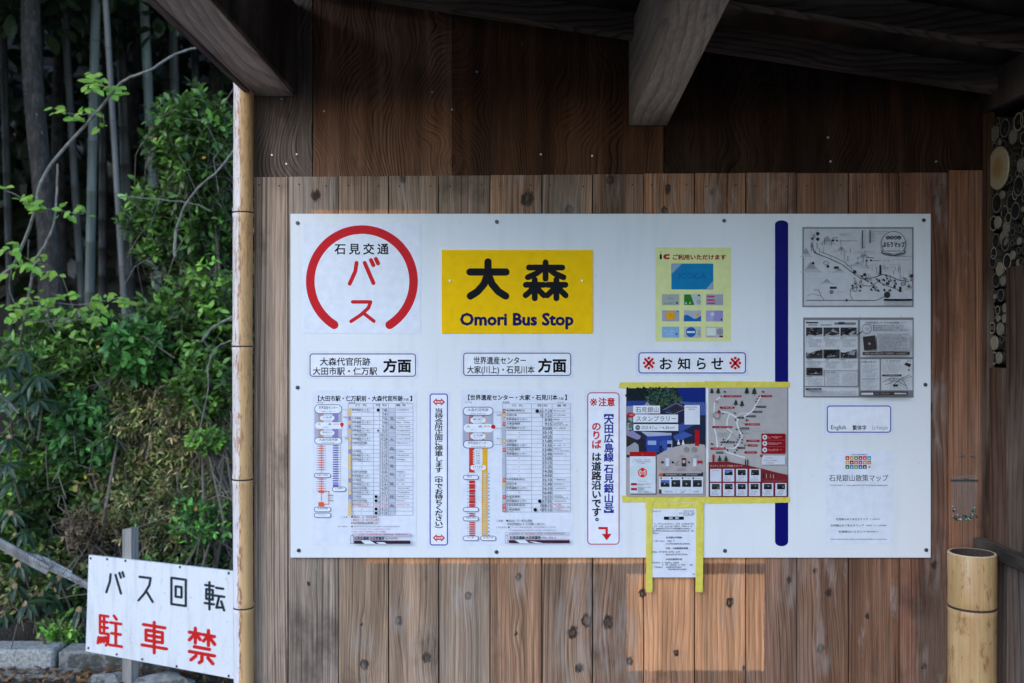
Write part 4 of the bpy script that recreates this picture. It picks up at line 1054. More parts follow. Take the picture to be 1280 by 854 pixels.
pr.micro(X(135), Y(458), X(185), 1.8, (90, 90, 96)); pr.micro(X(90), Y(500), X(190), 2.4, (120, 130, 120)); pr.circ(X(213), Y(504), 1.4, (40, 84, 50), 10)
pr.poly([(X(274), Y(432)), (X(330), Y(432)), (X(362), Y(521)), (X(274), Y(521))], (44, 124, 20)); pr.micro(X(280), Y(497), X(345), 2.8, (226, 232, 226)); pr.circ(X(400), Y(440), 1.3, (36, 70, 40), 10); pr.ring(X(398), Y(494), 1.6, 2.1, (60, 66, 62), n=14)
for yy, e in ((443, 535), (473, 535), (500, 540)): pr.rrect(X(470), Y(yy), X(e), Y(yy + 13), .8, (188, 52, 92))
pr.circ(X(158), Y(612), 5.8, (236, 166, 20), 24); pr.micro(X(125), Y(606), X(192), 1.6, (190, 120, 20)); pr.circ(X(220), Y(577), .9, DK, 8)
wv = [(X(272), Y(628))] + [(X(272 + k * 10.5), Y(620 + 14 * math.sin(k * .5 + 3.6) + (6 if k > 7 else 0))) for k in range(15)] + [(X(419), Y(661)), (X(272), Y(661))]
pr.poly(wv, (12, 102, 176)); pr.circ(X(388), Y(606), 2.1, (226, 168, 40), 12)
pr.poly([(X(462), Y(570)), (X(540), Y(570)), (X(520), Y(660)), (X(462), Y(660))], (168, 164, 204)); pr.circ(X(515), Y(600), 2.4, (206, 208, 226), 14); pr.rect(X(588), Y(637), X(600), Y(655), (60, 50, 90))
pr.micro(X(105), Y(735), X(185), 2.6, (176, 206, 232)); pr.micro(X(115), Y(762), X(190), 2.6, (176, 206, 232)); pr.circ(X(210), Y(770), 1.4, (60, 96, 140), 10)
pr.circ(X(332), Y(753), 6.3, (36, 92, 168), 26); pr.rect(X(298), Y(745), X(366), Y(760), (226, 232, 240)); pr.ring(X(402), Y(770), 1.0, 1.5, (90, 96, 90), n=10); pr.rect(X(398), Y(735), X(406), Y(755), (120, 126, 120))
pr.rect(X(466), Y(716), X(545), Y(782), (222, 226, 216)); pr.circ(X(580), Y(750), 4.2, (150, 148, 152), 18); pr.rect(X(575), Y(783), X(606), Y(797), (80, 50, 56)); pr.micro(X(466), Y(786), X(540), 1.2, (186, 90, 90))
pr.build('card_picture', t_)

# --- stamp rally poster (cover)
SL = dict(th=0.0009, rough=0.3)
t_, P = sheet_thing('rally_poster', 'glossy poster of a tiled-roof street, taped with yellow tape left of the brown map poster', 'poster', 782.5, 483, 882, 621.5, (172, 162, 158), **SL)
X = lambda z: 778 + z / 10.42
Y = lambda z: 478 + z / 10.42
Y2 = lambda z: 550 + z / 10.42
rp = random.Random(5)
pr = P()
xe = 881.4
pr.rect(783, 484, xe, 572, (40, 44, 70))
pr.rect(783, 484, xe, 510, (22, 34, 44)); pr.poly([(X(720), Y(60)), (X(1085), Y(60)), (X(1085), Y(300)), (X(830), Y(280)), (X(760), Y(180)), (X(715), Y(120))], (18, 38, 118))
for k in range(230):
    a, b_ = rp.uniform(300, 780), rp.uniform(70, 300)
    if a > 720 and b_ < 170: continue
    c_ = rp.choice([(44, 62, 40), (64, 84, 52), (34, 62, 62), (52, 90, 92), (28, 40, 30), (78, 96, 60)])
    pr.circ(X(a), Y(b_), rp.uniform(.8, 2.2), c_, 6)
for k in range(50): pr.circ(X(rp.uniform(50, 330)), Y(rp.uniform(70, 230)), rp.uniform(.8, 1.9), rp.choice([(16, 24, 30), (26, 36, 34), (20, 30, 44)]), 6)
pr.poly([(X(50), Y(240)), (X(310), Y(240)), (X(280), Y(300)), (X(50), Y(310))], (40, 62, 138)); pr.poly([(X(50), Y(310)), (X(280), Y(300)), (X(320), Y(250)), (X(370), Y(300)), (X(330), Y(420)), (X(50), Y(420))], (140, 140, 164))
pr.poly([(X(520), Y(350)), (X(700), Y(255)), (X(840), Y(330)), (X(1085), Y(300)), (X(1085), Y(760)), (X(480), Y(760))], (34, 38, 66))
pr.poly([(X(540), Y(348)), (X(705), Y(262)), (X(800), Y(340)), (X(640), Y(400))], (58, 54, 74)); pr.poly([(X(600), Y(350)), (X(700), Y(290)), (X(780), Y(345)), (X(660), Y(385))], (44, 38, 52))
pr.line([(X(530), Y(360)), (X(700), Y(270)), (X(830), Y(335))], .7, (120, 128, 170)); pr.line([(X(560), Y(385)), (X(660), Y(415)), (X(830), Y(345))], .6, (130, 136, 166))
pr.poly([(X(720), Y(240)), (X(890), Y(262)), (X(1085), Y(262)), (X(1085), Y(430)), (X(1000), Y(430)), (X(840), Y(300))], (66, 88, 150))
for k in range(9): pr.line([(X(760 + k * 36), Y(252)), (X(850 + k * 28), Y(330 + k * 8))], .3, (110, 130, 180))
pr.poly([(X(720), Y(560)), (X(900), Y(480)), (X(1000), Y(520)), (X(740), Y(660))], (58, 78, 148)); pr.poly([(X(660), Y(700)), (X(800), Y(640)), (X(920), Y(690)), (X(700), Y(770))], (64, 88, 160))
pr.poly([(X(50), Y(560)), (X(150), Y(640)), (X(240), Y(700)), (X(220), Y(760)), (X(50), Y(690))], (140, 134, 166)); pr.poly([(X(50), Y(690)), (X(160), Y(760)), (X(60), Y(820))], (54, 44, 44)); pr.poly([(X(50), Y(850)), (X(160), Y(780)), (X(260), Y(850)), (X(160), Y(960)), (X(50), Y(940))], (156, 152, 160))
pr.poly([(X(320), Y(700)), (X(640), Y(690)), (X(660), Y(930)), (X(280), Y(900))], (42, 66, 146)); pr.rect(X(330), Y(760), X(440), Y(815), (150, 164, 206)); pr.poly([(X(240), Y(640)), (X(640), Y(660)), (X(640), Y(690)), (X(330), Y(705))], (170, 174, 196))
pr.poly([(X(200), Y(740)), (X(290), Y(740)), (X(320), Y(900)), (X(220), Y(930))], (36, 34, 46))
for k in range(16): pr.rect(X(rp.uniform(460, 640)), Y(rp.uniform(740, 860)), X(0) + 0 + (rp.uniform(470, 650)) / 10.42, Y(rp.uniform(800, 940)), rp.choice([(24, 28, 60), (60, 84, 160), (34, 44, 92), (150, 170, 210)]))
pr.rect(X(650), Y(760), X(1085), Y(850), (34, 36, 44)); 
for a in (730, 790): pr.poly([(X(a - 18), Y(812)), (X(a), Y(740)), (X(a + 22), Y(812))], (216, 220, 228))
for k in range(24): pr.rect(X(rp.uniform(60, 130)), Y(rp.uniform(450, 620)), X(rp.uniform(80, 150)), Y(rp.uniform(470, 640)), rp.choice([(150, 160, 160), (50, 56, 60), (90, 100, 96)]))
# sand coloured lower part
bz = [(783, 620.8), (783, Y2(255)), (X(440), Y2(205))] + [(X(a), Y2(b_)) for a, b_ in ((520, 160), (620, 110), (720, 80), (830, 55), (950, 48), (1060, 62))] + [(xe, Y2(70)), (xe, 620.8)]
pr.poly(bz, (176, 166, 164))
pr.rect(X(945), Y(620), X(1003), Y(828), (176, 16, 28)); pr.micro(X(962), Y(640), X(984), 1.6, (220, 160, 160))
for k in range(30): pr.circ(X(rp.uniform(820, 1060)), Y2(rp.uniform(20, 60)), .5, (70, 66, 70), 5)
pr.build('picture', t_)
pr = P(); pr.n = 420
pr.rect(X(140), Y(303), X(490), Y(405), (226, 226, 232)); pr.rect(X(140), Y(420), X(724), Y(522), (226, 226, 232)); pr.rect(X(145), Y(545), X(728), Y(632), (226, 226, 232)); pr.rect(X(808), Y(297), X(1008), Y(550), (222, 222, 228))
pr.text('石見銀山', X(172), Y(320), X(470), Y(392), (52, 50, 58), 0.004); pr.text('スタンプラリー', X(180), Y(440), X(700), Y(505), (48, 48, 66), 0.004)
pr.circ(X(200), Y(590), 3.0, (40, 40, 48), 18); pr.text('期間', X(180), Y(575), X(220), Y(605), (220, 220, 226), 0.0); pr.text('2025.4.7', X(244), Y(568), X(408), Y(610), (60, 60, 72), 0.004); pr.micro(X(412), Y(592), X(460), 1.6, DK); pr.text('～6.30', X(480), Y(572), X(605), Y(608), (60, 60, 72), 0.004); pr.micro(X(612), Y(580), X(680), 2.2, DK)
pr.circ(X(110), Y(425), 5.4, (184, 40, 42), 20, 3.0); pr.micro(X(75), Y(415), X(145), 1.8, (230, 190, 190)); pr.micro(X(825), Y(318), X(980), 1.5, DK); pr.micro(X(860), Y(345), X(950), 1.5, DK)
# phone leaflet panel
pr.rect(X(98) + .6, Y2(160) + .8, X(436) + .9, Y2(702) + .9, (96, 90, 94)); pr.rect(X(96), Y2(155), X(432), Y2(698), (214, 218, 226)); pr.rect(X(96), Y2(155), X(432), Y2(214), (170, 14, 22)); pr.micro(X(235), Y2(178), X(285), 1.8, (226, 180, 180))
for yy, a, e in ((252, 145, 380), (276, 130, 385), (298, 205, 310)): pr.micro(X(a), Y2(yy), X(e), 1.5, (88, 84, 104))
pr.rect(X(110), Y2(340), X(416), Y2(520), (204, 214, 220)); pr.circ(X(262), Y2(385), 2.4, (206, 34, 30), 14); pr.ring(X(262), Y2(428), 4.4, 5.8, (226, 60, 48), n=24); pr.rect(X(225), Y2(412), X(302), Y2(448), (226, 140, 128)); pr.circ(X(262), Y2(468), 2.6, (214, 44, 34), 14, 2.0)
pr.micro(X(195), Y2(535), X(320), .7, (120, 120, 130)); pr.rect(X(112), Y2(562), X(188), Y2(592), (166, 26, 40)); pr.rect(X(112), Y2(625), X(190), Y2(656), (176, 44, 66)); 
for k, yy in enumerate((568, 582, 612, 630, 646, 664, 678)): pr.micro(X(198), Y2(yy), X(R.choice([290, 340, 380])), 1.1, DK)
# steps
for cx in (835, 935): pr.ring(X(cx), Y2(128), 2.4, 3.1, (120, 120, 112), n=20); pr.rect(X(cx) - .8, Y2(120), X(cx) + .9, Y2(134), (120, 120, 112))
for cx in (545, 765, 970): pr.ring(X(cx), Y2(290), 6.8, 7.1, (196, 160, 160), n=28)
pr.circ(X(522), Y2(292), 1.7, (50, 52, 80), 12); pr.rect(X(562), Y2(238), X(612), Y2(345), (206, 210, 222)); pr.circ(X(656), Y2(292), 1.3, INKB, 10); pr.circ(X(866), Y2(292), 1.3, INKB, 10)
pr.rrect(X(772), Y2(236), X(830), Y2(345), .8, (62, 44, 44)); pr.rect(X(782), Y2(262), X(820), Y2(302), (190, 160, 160)); pr.rect(X(920), Y2(240), X(966), Y2(345), (212, 214, 224)); pr.rect(X(976), Y2(270), X(1042), Y2(305), (166, 40, 50))
pr.line([(X(705), Y2(310)), (X(740), Y2(270))], .5, DK); pr.micro(X(695), Y2(320), X(755), 1.2, DK)
for (a, e, yy) in ((525, 575, 205), (735, 795, 205), (945, 1000, 205), (505, 610, 372), (505, 600, 386), (695, 830, 374), (700, 820, 392), (905, 1030, 388), (950, 985, 372)): pr.micro(X(a), Y2(yy), X(e), 1.0, (110, 96, 104))
pr.poly([(X(470), Y2(470)), (X(490), Y2(430)), (X(540), Y2(440)), (X(540), Y2(470))], (206, 90, 40)); pr.rect(X(528), Y2(436), X(1050), Y2(470), (44, 42, 46)); pr.micro(X(560), Y2(446), X(980), 1.5, (196, 196, 200)); pr.line([(X(1000), Y2(462)), (X(1050), Y2(425))], 1.6, (50, 46, 50))
pr.rect(X(478), Y2(482), X(1052), Y2(700), (212, 216, 226))
for k, a in enumerate((498, 638, 778, 918)):
    pr.circ(X(a + 6), Y2(500), 1.2, INKB, 8); pr.micro(X(a + 35), Y2(494), X(a + 100), 1.1, DK)
    pr.rect(X(a), Y2(522), X(a + 116), Y2(612), (52, 54, 56) if k != 0 else (84, 110, 170)); pr.poly([(X(a), Y2(612)), (X(a), Y2(560)), (X(a + 50), Y2(545)), (X(a + 116), Y2(575)), (X(a + 116), Y2(612))], (34, 36, 38)); pr.circ(X(a + rp.uniform(30, 90)), Y2(rp.uniform(565, 590)), 1.3, (140, 140, 138), 8)
pr.rect(X(478), Y2(645), X(510), Y2(700), (66, 62, 66))
for (a, e, yy) in ((550, 655, 664), (755, 820, 650), (755, 815, 672), (925, 1000, 664)): pr.micro(X(a), Y2(yy), X(e), 1.8, (110, 112, 124))
for a in (695, 880): pr.rect(X(a), Y2(645), X(a) + .3, Y2(690), (150, 150, 160))
pr.build('print', t_)

# --- stamp rally map poster
t_, P = sheet_thing('rally_map_poster', 'beige walking map poster with red banner along the bottom, taped over the navy stripe', 'poster', 885.5, 483, 984.5, 622, (178, 172, 170), **SL)
X = lambda z: 880 + z / 10.42
pr = P()
WL = (226, 226, 230)
pr.line([(X(210), Y(195)), (X(165), Y(225)), (X(135), Y(280)), (X(128), Y(420)), (X(132), Y(590)), (X(160), Y(690)), (X(175), Y(850))], 1.2, WL, True)
pr.line([(X(200), Y(375)), (X(330), Y(405)), (X(420), Y(455)), (X(445), Y(480)), (X(425), Y(530)), (X(455), Y(620)), (X(500), Y(700)), (X(440), Y(820)), (X(400), Y2(105))], 1.5, WL, True)
pr.line([(X(330), Y(410)), (X(300), Y(500)), (X(300), Y(600)), (X(360), Y(650)), (X(310), Y(740)), (X(220), Y(850))], 1.1, WL, True)
pr.line([(X(735), Y(190)), (X(690), Y(270)), (X(630), Y(370)), (X(530), Y(440)), (X(520), Y(460))], 1.4, WL, True); pr.line([(X(420), Y(455)), (X(470), Y(405)), (X(590), Y(400))], .7, WL)
pr.line([(X(230), Y2(90)), (X(300), Y2(160)), (X(420), Y2(200)), (X(530), Y2(230))], 1.3, WL, True); pr.line([(X(260), Y2(105)), (X(400), Y2(110))], .8, WL)
def tree(cx, cy, s, c_): 
    for k in range(3): pr.poly([(X(cx), Y(cy - 45 * s + k * 20 * s)), (X(cx + (24 + 7 * k) * s), Y(cy - 5 * s + k * 20 * s)), (X(cx - (24 + 7 * k) * s), Y(cy - 5 * s + k * 20 * s))], c_)
    pr.rect(X(cx - 5), Y(cy + 30 * s), X(cx + 5), Y(cy + 52 * s), (40, 36, 34))
for (a, b_, s) in ((103, 110, .85), (185, 110, .95), (558, 108, 1.05), (655, 115, 1.1), (415, 262, .9), (495, 275, .95)): tree(a, b_, s, (46, 58, 44) if a % 2 else (34, 46, 42))
RD = (150, 30, 44)
for (a, b_, e) in ((250, 182, 488), (740, 180, 888), (205, 330, 400), (530, 548, 730), (108, 583, 368), (550, 762, 725), (565, 822, 700)):
    pr.rrect(X(a), Y(b_ - 14), X(e), Y(b_ + 14), 1.0, RD); pr.micro(X(a + 35), Y(b_ - 6), X(e - 15), 1.1, (222, 180, 184)); pr.circ(X(a + 16), Y(b_), .9, (100, 20, 30), 8)
for (a, b_, e) in ((82, 112, 285), (525, 162, 690)): pr.rrect(X(a), Y2(b_ - 14), X(e), Y2(b_ + 14), 1.0, RD); pr.micro(X(a + 35), Y2(b_ - 6), X(e - 15), 1.1, (222, 180, 184))
GK = (62, 60, 62)
for (a, b_, e) in ((690, 318, 808), (650, 384, 758), (585, 442, 676), (445, 460, 522), (485, 600, 590), (235, 780, 400)):
    pr.rrect(X(a), Y(b_ - 13), X(e), Y(b_ + 13), 1.0, GK); pr.micro(X(a + 15), Y(b_ - 5), X(e - 10), 1.0, (180, 178, 180)); pr.circ(X(a - 12), Y(b_), .9, INKB, 8)
for (a, b_, e) in ((430, 103, 535), (158, 165, 250)): pr.rrect(X(a), Y2(b_ - 13), X(e), Y2(b_ + 13), 1.0, GK); pr.micro(X(a + 15), Y2(b_ - 5), X(e - 10), 1.0, (180, 178, 180))
for (a, b_) in ((222, 182), (718, 182), (403, 402), (408, 488), (400, 822), (495, 748), (230, 812)): pr.circ(X(a), Y(b_), 1.1, (120, 24, 34), 10)
for (a, b_) in ((690, 215), (678, 252), (245, 404), (560, 442), (422, 614), (480, 632), (500, 662), (462, 688), (460, 718), (255, 745), (440, 750), (425, 778), (495, 790), (535, 820)): pr.circ(X(a), Y(b_), .95, INKB, 9); pr.micro(X(a + 18), Y(b_ - 5), X(a + 75), 1.0, (110, 106, 108))
for (a, b_) in ((305, 132), (425, 132), (402, 165), (310, 12)): pr.circ(X(a), Y2(b_), 1.1, (40, 40, 44), 10)
for (a, b_) in ((260, 120), (760, 120), (548, 490), (95, 800)): pr.poly([(X(a - 6), Y(b_ + 16)), (X(a), Y(b_ - 14)), (X(a + 38), Y(b_ + 8))], (96, 30, 36))
for (p0, p1) in (((300, 345), (390, 395)), ((450, 495), (535, 545)), ((300, 620), (440, 740)), ((300, 350), (240, 360))): pr.line([(X(p0[0]), Y(p0[1])), (X(p1[0]), Y(p1[1]))], .25, (110, 100, 104))
pr.micro(X(620), Y(628), X(820), 1.1, (130, 126, 128)); pr.rect(X(440), Y(600), X(750), Y(602), (150, 146, 148)); pr.rect(X(510), Y(660), X(640), Y(662), (150, 146, 148))
for (a, b_) in ((210, 682), (275, 682)): pr.ring(X(a), Y(b_), 2.2, 2.9, (158, 164, 156), n=16)
pr.circ(X(160), Y(250), 1.6, (190, 130, 130), 10); pr.ring(X(165), Y(430), 3.4, 4.6, (140, 130, 126), n=18); pr.circ(X(195), Y(384), 2.0, (170, 40, 44), 12)
pr.rrect(X(748), Y(668), X(1062), Y2(178), 1.2, (142, 8, 20))
for yy in (715, 797, 880): pr.circ(X(792), Y(yy), 3.1, (210, 200, 204), 16); pr.circ(X(792), Y(yy), 1.1, (60, 20, 26), 8); pr.micro(X(835), Y(yy - 12), X(1015), 1.4, (214, 160, 166)); pr.micro(X(835), Y(yy + 4), X(970), 1.2, (214, 160, 166))
for yy in (752, 838): pr.rect(X(755), Y(yy), X(1055), Y(yy) + .25, (196, 110, 120))
pr.rect(X(752), Y2(205), X(1058), Y2(322), (208, 208, 218)); pr.circ(X(748), Y2(208), 1.9, (160, 50, 50), 12)
for k, yy in enumerate((226, 258, 292)): pr.micro(X(800 if k != 1 else 770), Y2(yy), X(910 if k != 1 else 955), 1.4, (110, 104, 120))
# red banner with hill line, small photographs
pr.poly([(X(60), Y2(290)), (X(300), Y2(280)), (X(560), Y2(330)), (X(740), Y2(370)), (X(930), Y2(420)), (X(1088), Y2(455)), (X(1088), 621.2), (X(60), 621.2)], (122, 34, 42))
pr.rect(X(110), Y2(190), X(135), Y2(290), (168, 20, 26)); pr.text('ランチャスタンプ対象スポット', X(78), Y2(325), X(500), Y2(352), (214, 190, 160), 0.0)
for (a, b_) in ((203, 235), (285, 235)): 
    pr.poly([(X(a), Y2(b_ - 40)), (X(a + 28), Y2(b_ + 40)), (X(a - 28), Y2(b_ + 40))], (56, 56, 46)); pr.rect(X(a - 4), Y2(b_ + 40), X(a + 4), Y2(b_ + 55), (40, 36, 34))
for a in (540, 570): pr.rect(X(a - 7), Y2(270), X(a + 7), Y2(335), (40, 36, 40)); pr.circ(X(a), Y2(262), .8, (60, 54, 54), 8)
cells = [(80, 378), (248, 378), (418, 378), (592, 378), (80, 562), (248, 562), (418, 562), (585, 562), (758, 562), (930, 562)]
for k, (a, b_) in enumerate(cells):
    e = a + 145; f_b = b_ + 165 if b_ < 500 else b_ + 168
    pr.rect(X(a), Y2(b_), X(e), Y2(f_b), (206, 208, 220))
    if k == 0: pr.micro(X(a + 25), Y2(b_ + 18), X(e - 20), 1.1, DK); continue
    pa, pe = a + 22, e - 20; y_a, y_b = b_ + 10, b_ + 82
    pr.rect(X(pa), Y2(y_a), X(pe), Y2(y_b), rp.choice([(58, 62, 66), (74, 78, 80), (50, 52, 52)]) if k != 1 else (86, 112, 172))
    pr.poly([(X(pa), Y2(y_b))] + [(X(pa + (pe - pa) * j / 6.0), Y2(y_a + rp.uniform(18, 50))) for j in range(7)] + [(X(pe), Y2(y_b))], (26, 28, 28))
    pr.circ(X(rp.uniform(pa + 15, pe - 15)), Y2(rp.uniform(y_a + 30, y_b - 10)), .9, (150, 150, 140), 7)
    pr.micro(X(a + 35), Y2(b_ + 98), X(e - 35), 1.2, INKB)
    for j in range(3): pr.micro(X(a + 18), Y2(b_ + 118 + j * 14), X(e - rp.uniform(18, 60)), .9, (120, 120, 138))
for k in range(14): a = rp.uniform(760, 930); pr.poly([(X(a), Y2(500)), (X(a + 8), Y2(500)), (X(a + 5), Y2(rp.uniform(430, 480))), (X(a - 4), Y2(rp.uniform(430, 470)))], rp.choice([(90, 40, 40), (190, 170, 150), (60, 40, 42), (150, 90, 80)]))
for yy in (530, 545): pr.micro(X(770), Y2(yy - 10), X(1060), 1.2, (160, 90, 94))
pr.build('print', t_)

# --- yellow tape
M_TAPE, t, b, o = new_mat('yellow_masking_tape'); g = G(t)
q = g.coord(); n_ = g.noise(q, 60.0, 4); cr = g.noise(g.vmath('MULTIPLY', q, (400.0, 400.0, 20.0)), 1.0, 3)
t.links.new(g.ramp(n_, [(0.3, (0.84, 0.70, 0.06)), (0.7, (0.92, 0.80, 0.14))]), b.inputs['Base Color']); b.inputs['Roughness'].default_value = 0.55; b.inputs['Alpha'].default_value = 0.80
t.links.new(g.bump(g.math('ADD', g.math('MULTIPLY', cr, .4), g.noise(q, 45.0, 4, .7)), 0.9, 0.003), b.inputs['Normal'])
def tape(pts, y, label, th=0.00015, fold=None):
    o_ = thing('tape_strip', label, 'tape', W(sum(p[0] for p in pts) / 4, max(p[1] for p in pts), y), 'yellow tape strips')
    rt_ = random.Random(int(pts[0][0] * 10 + pts[0][1]))
    (ax, ay), (bx_, by_), (cx_, cy_), (dx_, dy_) = pts; n = 22; vs = []; fs = []
    horiz = abs(bx_ - ax) > abs(dy_ - ay)
    for i in range(n + 1):
        u = i / n
        if horiz: p, q_ = (ax + (bx_ - ax) * u, ay + (by_ - ay) * u), (dx_ + (cx_ - dx_) * u, dy_ + (cy_ - dy_) * u)
        else: p, q_ = (ax + (dx_ - ax) * u, ay + (dy_ - ay) * u), (bx_ + (cx_ - bx_) * u, by_ + (cy_ - by_) * u)
        l = rt_.uniform(0, 0.0011); j = rt_.uniform(-.35, .35); j2 = rt_.uniform(-.35, .35)
        if i in (0, n): j *= 3; j2 *= 3
        if horiz: p = (p[0] + (j if i in (0, n) else 0), p[1] + j * .5); q_ = (q_[0] + (j2 if i in (0, n) else 0), q_[1] + j2 * .5)
        else: p = (p[0] + j * .5, p[1]); q_ = (q_[0] + j2 * .5, q_[1] + (j2 if i == n else 0))
        vs += [W(p[0], p[1], y - l), W(q_[0], q_[1], y - l * .7)]
    for i in range(n): fs.append((2 * i, 2 * i + 1, 2 * i + 3, 2 * i + 2))
    nv = len(vs); vs += [(a, b_ + th, c_) for a, b_, c_ in vs]; fs += [tuple(nv + k for k in f)[::-1] for f in fs]
    mb = MB(); mb.add(vs, fs); mb.build('strip', M_TAPE, o_)
    return o_
tape([(774, 478), (884, 477.5), (884, 484.5), (774, 485.5)], YB - .0016, 'yellow tape along the top edge of the tiled-roof street poster')
tape([(881, 476.5), (986.5, 477.5), (986.5, 484.5), (881, 485)], YB - .0026, 'yellow tape along the top edge of the beige map poster')
tape([(778, 620), (884, 621), (884, 627.5), (778, 628)], YB - .0016, 'yellow tape along the bottom edge of the tiled-roof street poster')
tape([(881.5, 621), (987.5, 621.5), (987.5, 628.5), (881.5, 629.5)], YB - .0026, 'yellow tape along the bottom edge of the beige map poster')
# --- small notice hanging below
def notice_y(py): return YB - 0.0003
t_, P = sheet_thing('paper_notice', 'small white paper notice hanging over the lower edge of the board, taped in yellow', 'notice', 813, 634.5, 872, 721.8, (226, 228, 238), th=0.0006, y=YB - 0.0022)
X = lambda z: 800 + z / 6.83
Y = lambda z: 620 + z / 6.83
pr = P()
pr.micro(X(98), Y(124), X(180), 2.1, DK); pr.micro(X(370), Y(124), X(465), 2.0, DK); pr.micro(X(335), Y(141), X(468), 2.0, DK); pr.micro(X(370), Y(156), X(465), 2.0, DK)
pr.rect(X(204), Y(177), X(374), Y(204), INKB); pr.text('重 要', X(245), Y(181), X(335), Y(200), (226, 228, 238), 0.02)
for k in range(5): pr.micro(X(108), Y(232 + k * 20), X(465 if k < 4 else 160), 2.0, DK, .88)
for (s_, a, e, yy) in (('石見銀山号運休', 222, 358, 346), ('大田・大阪線運休情報', 218, 410, 438), ('大田市駅発時刻', 218, 358, 532)): pr.text(s_, X(a), Y(yy), X(e), Y(yy + 18), INKB, 0.02)
for (a, e, yy) in ((98, 300, 379), (218, 425, 402), (98, 350, 472), (220, 412, 494), (98, 330, 564), (190, 450, 583), (120, 350, 602), (240, 400, 620)): pr.micro(X(a), Y(yy), X(e), 1.9, DK, .88)
pr.micro(X(448), Y(662), X(468), 1.6, DK); pr.build('lettering', t_)
tape([(807, 628), (879.5, 628.5), (879.5, 635.5), (807, 636)], YB - .0034, 'yellow tape across the top of the small paper notice')
tape([(808, 627), (815.5, 627), (815.5, 741), (807.5, 740)], YB - .0042, 'yellow tape down the left side of the small paper notice')
tape([(870.5, 627), (879.5, 627), (878.5, 741), (869.3, 740)], YB - .0042, 'yellow tape down the right side of the small paper notice')

# --- black and white map
t_, P = sheet_thing('illustrated_map', 'framed black and white illustrated map, the upper of two grey prints at the right', 'map', 1003, 284, 1142, 384, (132, 134, 138), th=0.002)
X = lambda z: 1000 + z / 7.76
Y = lambda z: 280 + z / 7.76
rm = random.Random(9)
pr = P(); GP = (200, 200, 203); pr.rect(1005, 286, 1140, 382, GP); K1 = (54, 52, 58); K2 = (120, 118, 122)
def hill(cx, cy, w_, h_, c1=(150, 148, 150)):
    ps = [(X(cx - w_), Y(cy))] + [(X(cx - w_ + 2 * w_ * k / 12), Y(cy - h_ * math.exp(-((k - 6) / 2.9) ** 2))) for k in range(13)] + [(X(cx + w_), Y(cy))]
    pr.poly(ps, (184, 183, 186)); ps2 = [(X(cx + (a * 7.76 - 1000 * 7.76 - cx) * .0 + (k - 6) * w_ / 9), Y(cy - h_ * .35 - h_ * .62 * math.exp(-((k - 6) / 2.4) ** 2))) for k, (a, _) in enumerate(ps[1:14])]
    pr.poly(ps2, c1); pr.line(ps[1:14], .25, K2)
for a in ((265, 200, 90, 80), (110, 470, 110, 100, ), (60, 320, 60, 85), (400, 270, 70, 50), (260, 580, 70, 45), (620, 330, 80, 40), (560, 405, 70, 40), (380, 470, 60, 40), (1060, 640, 50, 60)): hill(*a[:4])
pr.line([(X(a), Y(b_)) for a, b_ in ((110, 180), (140, 280), (270, 330), (400, 390), (480, 450), (560, 510), (600, 535), (720, 520), (800, 490), (880, 510), (960, 545), (1060, 560))], .9, K1)
pr.line([(X(a), Y(b_)) for a, b_ in ((200, 270), (330, 320), (430, 370), (520, 450), (600, 520))], .5, K1); pr.line([(X(a), Y(b_)) for a, b_ in ((560, 590), (680, 605), (760, 560), (870, 610), (960, 640))], .7, K1)
pr.line([(X(a), Y(b_)) for a, b_ in ((60, 740), (740, 742), (830, 700))], .7, K1); pr.line([(X(a), Y(b_)) for a, b_ in ((520, 590), (490, 640), (485, 690), (510, 735))], .6, K1); pr.line([(X(a), Y(b_)) for a, b_ in ((130, 640), (180, 640), (205, 700), (235, 738))], .5, K1); pr.line([(X(a), Y(b_)) for a, b_ in ((70, 700), (120, 675), (200, 700))], .4, K1)
for k in range(70):
    a = rm.uniform(100, 1090); b_ = 200 + (a - 100) * .42 if a < 640 else 520 + (a - 640) * .08
    b_ += rm.uniform(-110, 70); L = rm.uniform(20, 75); pr.rect(X(a), Y(b_ - L), X(a) + rm.uniform(.2, .7), Y(b_), rm.choice([K1, K2, K2]))
for k in range(60):
    a = rm.uniform(500, 1090); b_ = 560 + rm.uniform(-60, 90); pr.poly([(X(a - 12), Y(b_)), (X(a), Y(b_ - rm.uniform(8, 22))), (X(a + 14), Y(b_)), (X(a + 10), Y(b_ + 14))], rm.choice([K1, K2, (150, 148, 150)]))
for (a, b_, r_) in ((172, 95, 2.2), (172, 148, 2.2), (118, 142, 1.6), (628, 492, 2.1), (530, 465, 2.3), (1085, 503, 2.1), (270, 412, 1.8), (452, 741, 1.5), (845, 688, 4.0), (128, 380, 1.7), (320, 160, 1.5), (358, 162, 1.2), (648, 355, 1.2), (688, 355, 1.3)): pr.circ(X(a), Y(b_), r_, K1, 14)
pr.ring(X(998), Y(582), 1.6, 2.3, K1, n=16); pr.ring(X(530), Y(635), 2.2, 3.0, K2, n=16); pr.ring(X(253), Y(378), 3.0, 3.5, K1, n=18, ry=.7)
pr.rect(X(330), Y(412), X(375), Y(435), K1); pr.rect(X(290), Y(608), X(355), Y(628), K1); pr.circ(X(305), Y(660), 2.6, K2, 10); pr.rect(X(770), Y(400), X(790), Y(490), K1); pr.rect(X(960), Y(610), X(985), Y(660), K1)
pr.micro(X(310), Y(130), X(372), 1.3, INKB); pr.micro(X(385), Y(160), X(560), 1.1, K1); pr.micro(X(640), Y(322), X(718), 1.5, INKB); pr.micro(X(700), Y(352), X(880), 1.2, K1)
